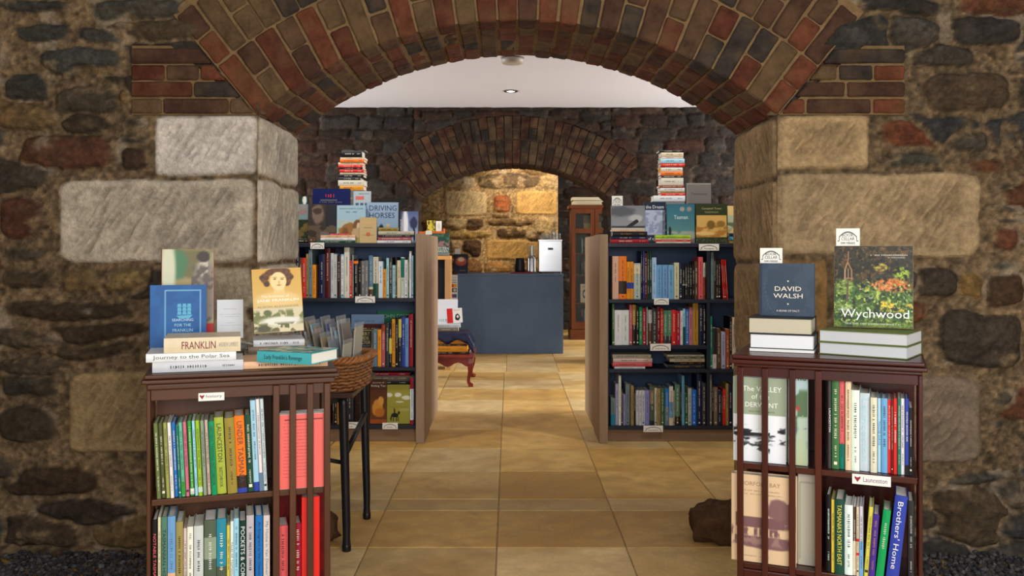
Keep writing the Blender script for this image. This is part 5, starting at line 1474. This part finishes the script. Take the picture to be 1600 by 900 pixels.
mb.build('braided_rim', M_WICKER, bk, True)
mb = MB(); nn = 28; mb.add([(*bask(2*PI*k/nn, 0), .001) for k in range(nn)]+[(*bask(2*PI*k/nn, 0), .006) for k in range(nn)], [tuple(range(nn))[::-1], tuple(range(nn, 2*nn))]+[(k, (k+1) % nn, (k+1) % nn+nn, k+nn) for k in range(nn)], (100, 62, 32)); mb.build('woven_base', M_WICKER, bk)
bc = [('dark green', .0), ('khaki', 0), ('brown', 0), ('rust', 0), ('white', 0), ('tan', 0), ('pale blue', 0), ('amber', 0), ('cream', 0), ('grey', 0), ('royal blue', 0), ('pale grey', 0), ('light blue', 0), ('silver', 0), ('taupe', 0), ('beige', 0)]
gb = 'film wrapped booklets in the wicker basket'
items = []
front = ['khaki', 'rust', 'white', 'cream', 'light blue', 'taupe', 'tan', 'grey blue', 'beige']
for rank, names in ((0, [c for c, _ in bc]), (1, front)):
    n = len(names)
    for k, cn in enumerate(names):
        o = empty('booklet', cat='booklet', group=gb); w, h, t = .095, (.205 if rank == 0 else .165)+.014*((k*7) % 4), .004
        mb = MB(); mb.box(0, 0, 0, w, t, h, PAL[cn]); mb.build('cover', M_COVER, o)
        mb = MB(); mb.box(-.0012, -.0012, -.001, w+.004, t+.0012, h+.016, (220, 225, 225)); mb.build('clear_sleeve', M_FILM, o)
        fx = -.078+.185*k/(n-1); lean = math.radians(-19+13*(k/(n-1)) if k < n-1 else 4)
        base = bk.matrix_basis @ Vector((fx, .025 if rank == 0 else -.105, .010+.005*abs(math.sin(lean))))
        o.matrix_basis = Matrix.Translation(base) @ Matrix.Rotation(math.radians(-8), 4, 'Z') @ Matrix.Rotation(lean, 4, 'Y') @ Matrix.Rotation(math.radians(90), 4, 'Z')
        items.append((o, cn, ('', 'in front rank')[rank]))
auto_labels(items, 'in the wicker basket', unit='film wrapped booklet')

# ================================================================= BEYOND THE SECOND ARCH
def PZ(px, py, Y): return ((px-VX)*Y/F, EYE-(py-HY)*Y/F)
# red table with cabriole legs (stands just before the second arch)
x0, x1 = PZ(660, 0, 7.5)[0], PZ(738, 0, 7.5)[0]; ztb = PZ(0, 556, 7.5)[1]
e = empty('low_table', ((x0+x1)/2, 7.8, 0), 0, 'small red lacquered low table with curved cabriole legs, past left timber panel', 'table')
hw = (x1-x0)/2; RC = (112, 34, 24)
mb = MB(); mb.box(-hw-.012, -.32, ztb-.02, hw+.012, .32, ztb, RC); mb.build('table_top', M_MAHO, e, bevel=.006, seg=3)
for (a, b, c, d) in ((-hw+.03, -.30, hw-.03, -.285), (-hw+.03, .285, hw-.03, .30), (-hw, -.28, -hw+.015, .28), (hw-.015, -.28, hw, .28)):
    mb = MB(); n = 12
    for i in range(n):
        t0 = i/n; t1 = (i+1)/n; f = lambda t: ztb-.075-.02*math.cos(t*2*PI*2)
        if c-a > d-b: mb.hexa([(a+(c-a)*t0, b, f(t0)), (a+(c-a)*t1, b, f(t1)), (a+(c-a)*t1, d, f(t1)), (a+(c-a)*t0, d, f(t0)), (a+(c-a)*t0, b, ztb-.021), (a+(c-a)*t1, b, ztb-.021), (a+(c-a)*t1, d, ztb-.021), (a+(c-a)*t0, d, ztb-.021)], RC)
        else: mb.hexa([(a, b+(d-b)*t0, f(t0)), (c, b+(d-b)*t0, f(t0)), (c, b+(d-b)*t1, f(t1)), (a, b+(d-b)*t1, f(t1)), (a, b+(d-b)*t0, ztb-.021), (c, b+(d-b)*t0, ztb-.021), (c, b+(d-b)*t1, ztb-.021), (a, b+(d-b)*t1, ztb-.021)], RC)
    mb.build('apron', M_MAHO, e)
for sx in (-1, 1):
    for sy in (-1, 1):
        mb = MB(); h = ztb-.022; X, Y = sx*(hw-.03), sy*.27
        prof = [(0, h, .034), (.004, h-.05, .036), (.014, h*.7, .032), (.010, h*.5, .024), (-.002, h*.3, .019), (-.004, h*.15, .018), (.012, h*.06, .022), (.020, .014, .024), (.018, 0.0, .018)]
        mb.tube([(X+sx*o, Y+sy*o, z) for o, z, r in prof], [r for o, z, r in prof], 4, RC); mb.build('leg', M_MAHO, e, bevel=.004)
FT = Frame(0, 7.62, 0)
def ft(py, v=0): return PZ(0, py, 7.62+v)[1]
z1_ = stack(FT, .0, ztb+.0005, '''672 727 523 531 dark brown||
670 729 531 539 amber|||amber
668 729 539 542 dark brown||
668 730 543 552 amber|||amber
668 734 552 555.5 dark brown||''', 'under the dark blue cloth on the red table', 'large books under the cloth on the red table', depth=.26, seed=70)
# blue cloth draped over the books
zc = z1_+.003; xa, xb = FT.u(660), FT.u(731)
nx, ny = 44, 30; us = np.linspace(-.06, 1.10, nx); vs = np.linspace(-.12, 1.06, ny); U, V = np.meshgrid(us, vs, indexing='xy')
Xc = xa+(xb-xa)*np.clip(U, 0, 1); Yc = 7.60+.30*np.clip(V, 0, 1)
over = np.maximum(0, -V)*.30*2.0+np.maximum(0, U-1)*.9
Zc = zc-over*(1+.25*np.sin(U*14))+.004*fbm(U*6, V*6, 3)
Xc = Xc+np.maximum(0, U-1)*.55; Yc = Yc-np.maximum(0, -V)*.12*(1+.5*np.sin(U*17))
Cc = np.ones(U.shape+(3,))*lin((24, 30, 58))
o = grid_obj('table_cloth', np.stack([Xc, Yc, Zc], -1), Cc, M_COVER); tag(o, 'dark blue cloth draped over the large books on the red table', 'cloth')
sm = o.modifiers.new('thickness', 'SOLIDIFY'); sm.thickness = .003; sm.offset = 1
zc += .008
zb_ = stack(FT, .06, zc, '''676 719 507 513 pale grey||
684 716 501 507 taupe||'''.replace('676 719 507 513', '676 719 507 513'), 'on the blue cloth, red table', 'books on the blue cloth', depth=.12, seed=71)
face_book('book', 'big white book with a green spot standing on the blue cloth, red table', FT, 660, 715, 468, zc, .20, [('bg', (226, 228, 234)), ('rect', 0, 0, .5, .12, (30, 120, 70)), ('ell', .85, .3, .15, .2, (30, 110, 66), .1, 1)], [('~', .72, .32, .5, (150, 180, 170), .1)], t=.02, col=(224, 226, 230), lean=3, group='books on the blue cloth')
face_book('book', 'red and white book with a black emblem standing on the cloth, red table', FT, 699, 723, 483, zb_, .075, [('bg', (234, 232, 228)), ('rect', 0, 0, .38, 1, (206, 32, 30)), ('ell', .68, .38, .16, .22, (30, 30, 34), .1, 1), ('ell', .70, .42, .07, .1, (226, 224, 220), .1)], [('~', .66, .86, .4, (90, 90, 90), .08)], t=.018, col=(226, 222, 216), lean=5, roll=-4, group='books on the blue cloth')

# counter
YC = 9.9; cxa, cxb = PZ(714, 0, YC)[0], PZ(880, 0, YC)[0]; hc = PZ(0, 428, YC)[1]
e = empty('counter', ((cxa+cxb)/2, YC, 0), 0, 'slate blue painted sales counter beyond the second arch', 'counter'); hw = (cxb-cxa)/2
mb = MB(); mb.box(-hw, 0, 0, hw, .02, hc-.022, (60, 78, 100)); mb.build('front_panel', M_SLATE, e, bevel=.002)
mb = MB(); mb.box(-hw, .0205, 0, -hw+.02, .6, hc-.022, (60, 78, 100)); mb.build('side_panel', M_SLATE, e)
mb = MB(); mb.box(hw-.02, .0205, 0, hw, .6, hc-.022, (60, 78, 100)); mb.build('side_panel', M_SLATE, e)
mb = MB(); mb.box(-hw-.002, -.004, hc-.0215, hw+.004, .62, hc, (60, 78, 100)); mb.build('counter_top', M_SLATE, e, bevel=.003)
hc += .0005
def at(px, Y): return (px-VX)*Y/F
# espresso grinder, tamper, machine
e = empty('serving_tray', (at(812, 10.1), 10.12, hc), 0, 'thin red tray on the counter, under the black canister and the chrome grinder', 'tray')
mb = MB(); mb.box(-.105, -.08, 0, .145, .10, .010, (150, 26, 34)); mb.build('tray_base', M_GENERIC, e, bevel=.004)
mb = MB(); mb.box(-.105, -.08, .0105, .145, -.074, .016, (150, 26, 34)); mb.build('tray_lip', M_GENERIC, e)
ht = hc+.011
e = empty('canister', (at(812.5, 10.1), 10.12, ht), 0, 'black tapered canister on the red tray, left of the chrome grinder', 'canister')
mb = MB(); mb.lathe([(.058, 0), (.056, .03), (.048, .14), (.047, .15)], 28, (22, 26, 36)); mb.build('body', M_BLACK, e, True)
mb = MB(); mb.lathe([(.049, .150), (.049, .158), (.046, .162)], 28, (14, 16, 22)); mb.build('lid', M_BLACK, e)
e = empty('coffee_grinder', (at(831, 10.1), 10.12, ht), 0, 'chrome coffee grinder with a clear glass hopper, between canister and steel machine', 'grinder')
mb = MB(); mb.lathe([(.054, 0), (.056, .015), (.05, .03), (.05, .155), (.042, .17), (.035, .19)], 28, (200, 202, 206)); mb.build('body', M_STEEL, e, True)
for k in range(4): mb = MB(); a = PI/4+k*PI/2; mb.box(.052*math.cos(a)-.004, .052*math.sin(a)-.004, .01, .052*math.cos(a)+.004, .052*math.sin(a)+.004, .16, (70, 72, 76)); mb.build('rib', M_STEEL, e)
mb = MB(); mb.lathe([(.034, .191), (.052, .215), (.056, .30), (.05, .302)], 24, (220, 226, 228)); mb.build('hopper', M_GLASS, e, True)
mb = MB(); mb.lathe([(.012, .191), (.012, .30)], 10, (60, 50, 44)); mb.build('hopper_spindle', M_STEEL, e)
e = empty('espresso_machine', (at(860, 10.1), 10.1, hc), 0, 'boxy brushed steel espresso machine on the right end of the counter', 'coffee machine')
mw = at(878, 10.1)-at(860, 10.1); mh = .365
mb = MB(); mb.box(-mw, 0, .018, mw, .38, mh, (200, 204, 208)); mb.build('housing', M_STEEL, e, bevel=.004)
mb = MB(); mb.box(-mw-.004, -.004, mh+.0005, -mw+.006, .384, mh+.014, (190, 194, 198)); mb.box(mw-.006, -.004, mh+.0005, mw+.004, .384, mh+.014, (190, 194, 198)); mb.box(-mw+.0065, -.004, mh+.0005, mw-.0065, .004, mh+.014, (190, 194, 198)); mb.build('cup_rail', M_STEEL, e)
for sx in (-1, 1):
    mb = MB(); mb.lathe([(.014, 0), (.012, .0175)], 12, (40, 40, 42), (sx*(mw-.02), .03, 0)); mb.build('foot', M_BLACK, e)
mb = MB(); mb.box(-.028, -.004, .265, .03, -.0005, .288, (34, 34, 38)); bd = mb.build('badge', M_BLACK, e)
mb = MB(); bars(mb, .05, .010, lambda a, b: (a, -.005, .276+b), (210, 212, 216), random.Random(2)); mb.build('badge_lettering', M_INK, bd)
for k, (px, dy, hh, r) in enumerate(((847, .05, .06, .022), (853, .07, .07, .022), (858, .10, .085, .018), (862.5, .06, .115, .022), (868, .12, .075, .022), (873, .06, .09, .022), (849.5, .20, .09, .022), (868, .22, .11, .022))):
    e = empty('drinking_glass', (at(px, 10.1+dy), 10.1+dy, hc+mh+.0005), 0, None, 'glass', 'glasses on top of the espresso machine')
    e['label'] = 'clear upside down glass on the steel machine, %s from the left' % ordinal([0, 2, 3, 4, 6, 7, 1, 5][k])
    mb = MB(); mb.lathe([(r*1.1, 0), (r, hh*.96), (r*.9, hh)], 16, (225, 230, 232)); mb.build('glass_bowl', M_GLASS, e, True)
    mb = MB(); mb.lathe([(r*1.13, .0), (r*1.13, .004)], 16, (235, 238, 240)); mb.build('rim', M_STEEL, e)
face_book('book', 'dark cover with a glowing orange sky standing on the left end of the counter', Frame(0, 10.1, 0), 709.5, 731, 397.5, hc, .02, [('bg', (18, 26, 52)), ('ell', .5, .62, .42, .24, (206, 90, 60), .3), ('ell', .5, .72, .24, .12, (240, 210, 190), .3)], [('~', .6, .14, .4, (200, 190, 180), .05)], t=.02, col=(18, 24, 46), lean=5)
shelf_card(Frame(0, 10.1, 0), 710.5, 719.5, 388.5, 396.5, .066, '', 'small blank white card above the glowing orange book on the counter', arch=False, name='paper_card', cat='card', ext=.03)
# card-payment sticker strip on the counter's left end
YS = YC-.03; sa, sb = at(703, YS), at(715, YS); st, sbm = PZ(0, 429.5, YS)[1], PZ(0, 468, YS)[1]
e = empty('payment_sign', (sa, YS, sbm), 0, 'narrow white sign strip with coloured payment card logos at the left end of counter', 'sign')
mb = MB(); w = sb-sa; h = st-sbm; mb.box(0, 0, 0, w, .006, h, (226, 226, 224)); mb.build('sign_board', M_CARD, e)
def patch(n, a, b, c, d, col, yy=-.001):
    mb = MB(); mb.box(a*w, yy, b*h, c*w, -.0001, d*h, col); return mb.build(n, M_INK, e)
patch('blue_bar', .1, .685, .9, .705, (30, 60, 150)); patch('maroon_panel', .12, .30, .88, .46, (70, 14, 24)); patch('blue_panel', .12, .08, .88, .22, (40, 90, 150))
for cx_, cl in ((.35, (210, 40, 30)), (.66, (236, 160, 40))):
    mb = MB(); nn = 20; mb.add([(cx_*w+.24*w*math.cos(2*PI*k/nn), -.0012-(.0004 if cx_ > .5 else 0), .56*h+.24*w*math.sin(2*PI*k/nn)) for k in range(nn)], [tuple(range(nn))], cl); mb.build('logo_disc', M_INK, e)
mb = MB(); nn = 20; mb.add([(.62*w+.2*w*math.cos(2*PI*k/nn), -.0014, .38*h+.2*w*math.sin(2*PI*k/nn)) for k in range(nn)], [tuple(range(nn))], (206, 200, 196)); mb.build('logo_disc', M_INK, e)
mb = MB(); mb.box(.3*w, -.0014, .11*h, .55*w, -.0011, .19*h, (190, 40, 40)); mb.build('logo_patch', M_INK, e)
mb = MB(); put_text(mb, 'VISA', .7*w, .07*h, lambda a, b: (w/2+a, -.001, .78*h+b), (30, 50, 140)); mb.build('sign_lettering', M_INK, e)
mb = MB(); bars(mb, .8*w, .035*h, lambda a, b: (w/2+a, -.001, .9*h+b), (60, 110, 80), random.Random(4)); mb.build('sign_lettering', M_INK, e)

# timber framed dark chalkboard stand left of the counter
YB = 8.55; a, b = at(664, YB), at(703.5, YB); zt_ = PZ(0, 400, YB)[1]
e = empty('display_stand', ((a+b)/2, YB, 0), 0, 'light timber framed stand with a dark open front, behind the left timber panel', 'stand'); hw = (b-a)/2
mb = MB(); mb.box(-hw, 0, 0, -hw+.045, .25, zt_-.036, (168, 128, 84)); mb.build('upright', M_PANEL, e, bevel=.002)
mb = MB(); mb.box(hw-.052, 0, 0, hw, .25, zt_-.036, (168, 128, 84)); mb.build('upright', M_PANEL, e, bevel=.002)
mb = MB(); mb.box(-hw, 0, zt_-.035, hw, .25, zt_, (206, 150, 88)); mb.build('top_rail', M_PLINTH, e, bevel=.002)
mb = MB(); mb.box(-hw+.046, .22, .1, hw-.053, .24, zt_-.036, (24, 34, 54)); mb.build('back_panel', M_NAVY, e)
mb = MB(); mb.box(-hw+.046, .02, .42, hw-.053, .219, .44, (24, 34, 54)); mb.build('shelf', M_NAVY, e)
face_book('book', 'dark green garden book reading Western Garden on the timber framed stand', Frame(0, YB+.02, 0), 664, 702.5, 365, zt_+.0005, .03, [('bg', (30, 62, 54)), ('noise', .4, 1, (60, 96, 70), 9, .5), ('noise', .35, .65, (130, 96, 96), 8, .52), ('rect', 0, 0, 1, .14, (104, 110, 106))], [('WESTERN', .68, .32, .56, (206, 214, 206), .11), ('GARDEN', .68, .20, .52, (206, 214, 206), .11)], t=.018, col=(30, 60, 50), lean=6)
YO = 8.82; zo = PZ(0, 361.5, YO)[1]
e = empty('display_ledge', (at(675, YO), YO+.05, zo), 0, 'orange timber card ledge on a thin post, behind the left navy bookcase', 'ledge')
mb = MB(); mb.box(-.13, -.05, -.022, .12, .06, 0, (196, 96, 34)); mb.build('ledge_board', M_PLINTH, e, bevel=.003)
mb = MB(); mb.box(.112, -.05, .0005, .12, .06, .03, (196, 96, 34)); mb.build('end_lip', M_PLINTH, e)
mb = MB(); mb.box(-.11, .0, -zo, -.08, .03, -.0225, (110, 70, 40)); mb.build('post', M_PANEL, e)
face_book('greeting_card', 'yellow greeting card standing on the orange ledge', Frame(0, YO, 0), 667, 680, 344.5, zo+.0005, .03, [('bg', (206, 182, 60)), ('noise', 0, 1, (90, 84, 40), 6, .54)], [], t=.004, col=(200, 176, 60), lean=5, pages=False, cat='card', hard=False)
face_book('greeting_card', 'white greeting card standing on the orange ledge', Frame(0, YO, 0), 681, 690, 345.5, zo+.0005, .02, [('bg', (232, 228, 216)), ('ell', .5, .5, .3, .3, (206, 200, 186), .3)], [], t=.004, col=(230, 226, 214), lean=5, pages=False, cat='card', hard=False)

# glazed cabinet
YG = 11.45; xa_, xb_ = at(893, YG), at(965, YG); HG = PZ(0, 320, YG)[1]
cx_ = (xa_+xb_)/2; hw = (xb_-xa_)/2; e = empty('glazed_cabinet', (cx_, YG, 0), 0, 'tall brown wooden bookcase with glazed doors, right of the counter', 'cabinet')
WC = (112, 62, 34); mb = MB(); mb.box(-hw-.02, -.02, 0, hw+.02, .40, .13, WC); mb.build('plinth', M_OAKH, e, bevel=.006)
mb = MB(); mb.box(-hw, 0, .1305, -hw+.03, .38, HG-.05, WC); mb.build('side_panel', M_OAK, e)
mb = MB(); mb.box(hw-.03, 0, .1305, hw, .38, HG-.05, WC); mb.build('side_panel', M_OAK, e)
mb = MB(); mb.box(-hw-.03, -.03, HG-.0495, hw+.03, .40, HG, WC); mb.build('cornice', M_OAKH, e, bevel=.01)
mb = MB(); mb.box(-hw+.0305, .35, .1305, hw-.0305, .37, HG-.051, (50, 34, 26)); mb.build('back_panel', M_OAK, e)
zsh = [PZ(0, y, YG+.1)[1] for y in (502, 429, 396)]+[PZ(0, 361, YG+.1)[1]]
for z in [.16]+zsh: mb = MB(); mb.box(-hw+.0305, .03, z-.015, hw-.0305, .349, z, (96, 54, 32)); mb.build('shelf', M_OAKH, e)
for s in (-1, 1):
    a, b = sorted((s*.003, s*(hw-.002)))
    if s > 0 and False: pass
    mb = MB(); z0_, z1_ = .135, HG-.052
    mb.box(a, -.022, z0_, a+.05, -.001, z1_, WC); mb.box(b-.05, -.022, z0_, b, -.001, z1_, WC); mb.box(a+.0505, -.022, z0_, b-.0505, -.001, z0_+.09, WC); mb.box(a+.0505, -.022, z1_-.06, b-.0505, -.001, z1_, WC); mb.box(a+.0505, -.022, zsh[3]-.03, b-.0505, -.001, zsh[3]+.03, WC)
    dr = mb.build('door', M_OAK, e)
    mb = MB(); mb.box(a+.051, -.013, z0_+.091, b-.051, -.010, z1_-.061, (200, 206, 210)); mb.build('glass_pane', M_PANE, dr)
    mb = MB(); mb.lathe([(.008, 0), (.008, .01)], 10, (170, 140, 80), (s*.02, -.032, .9)); mb.build('knob', M_STEEL, dr)
FG = Frame(0, YG+.05, 0); gg = 'books inside the glazed cabinet'
face_book('book', 'cream box cover on the top shelf inside the glazed cabinet', FG, 912, 927, 337, zsh[3]+.0005, .06, [('bg', (170, 146, 96)), ('rect', 0, .5, 1, 1, (110, 96, 70))], [], t=.03, col=(160, 136, 90), lean=2, group=gg)
face_book('book', 'pale cover beside the cream one on the top shelf inside the glazed cabinet', FG, 930, 946, 337, zsh[3]+.0005, .06, [('bg', (176, 172, 140)), ('rect', 0, .55, 1, 1, (70, 76, 64))], [], t=.03, col=(160, 150, 110), lean=2, group=gg)
face_book('book', 'white book with a dark line drawing on its cover, low shelf of the glazed cabinet', FG, 907, 925, 444, PZ(0, 473, YG+.1)[1]+.0005, .06, [('bg', (206, 202, 184)), ('ell', .5, .45, .35, .25, (50, 50, 48), .1, 1), ('ell', .5, .45, .25, .16, (206, 202, 184), .15, 1)], [('GARDENS', .5, .86, .7, (40, 40, 40), .1)], t=.03, col=(206, 200, 184), lean=2, group=gg)
mb = MB(); mb.box(-hw+.0305, .03, PZ(0, 473, YG+.1)[1]-.015, hw-.0305, .349, PZ(0, 473, YG+.1)[1], (96, 54, 32)); mb.build('shelf', M_OAKH, e)
spine_row(FG, .06, zsh[2]+.0005, '''908 911 372 slate green
911.5 914 371 black
914.5 918 373 pale green
918.5 921 372 charcoal
921.5 925 374 bottle green
925.5 929 372 black''', 'third shelf of the glazed cabinet', gg, depth=.14, seed=80)
spine_row(FG, .06, zsh[1]+.0005, '''908 911 406 charcoal
911.5 914 405 dark brown
914.5 918 408 grey
918.5 921 406 navy
921.5 925 409 maroon
925.5 929 407 brown''', 'middle shelf of the glazed cabinet', gg, depth=.14, seed=81)
spine_row(FG, .06, zsh[0]+.0005, '''908 911.5 482 navy
912 915 484 steel blue
915.5 919 483 charcoal
919.5 923 485 grey
923.5 927 483 navy''', 'bottom shelf of the glazed cabinet', gg, depth=.14, seed=82)
stack(Frame(0, YG, 0), .05, HG+.0005, '''894 949 306 311.5 dark brown||
895 950 311.5 318.5 ivory||'''.replace('ivory||', 'black||||'), 'on top of the glazed cabinet', 'large books on the glazed cabinet', depth=.3, seed=83, fore=True, paper=(232, 222, 190))
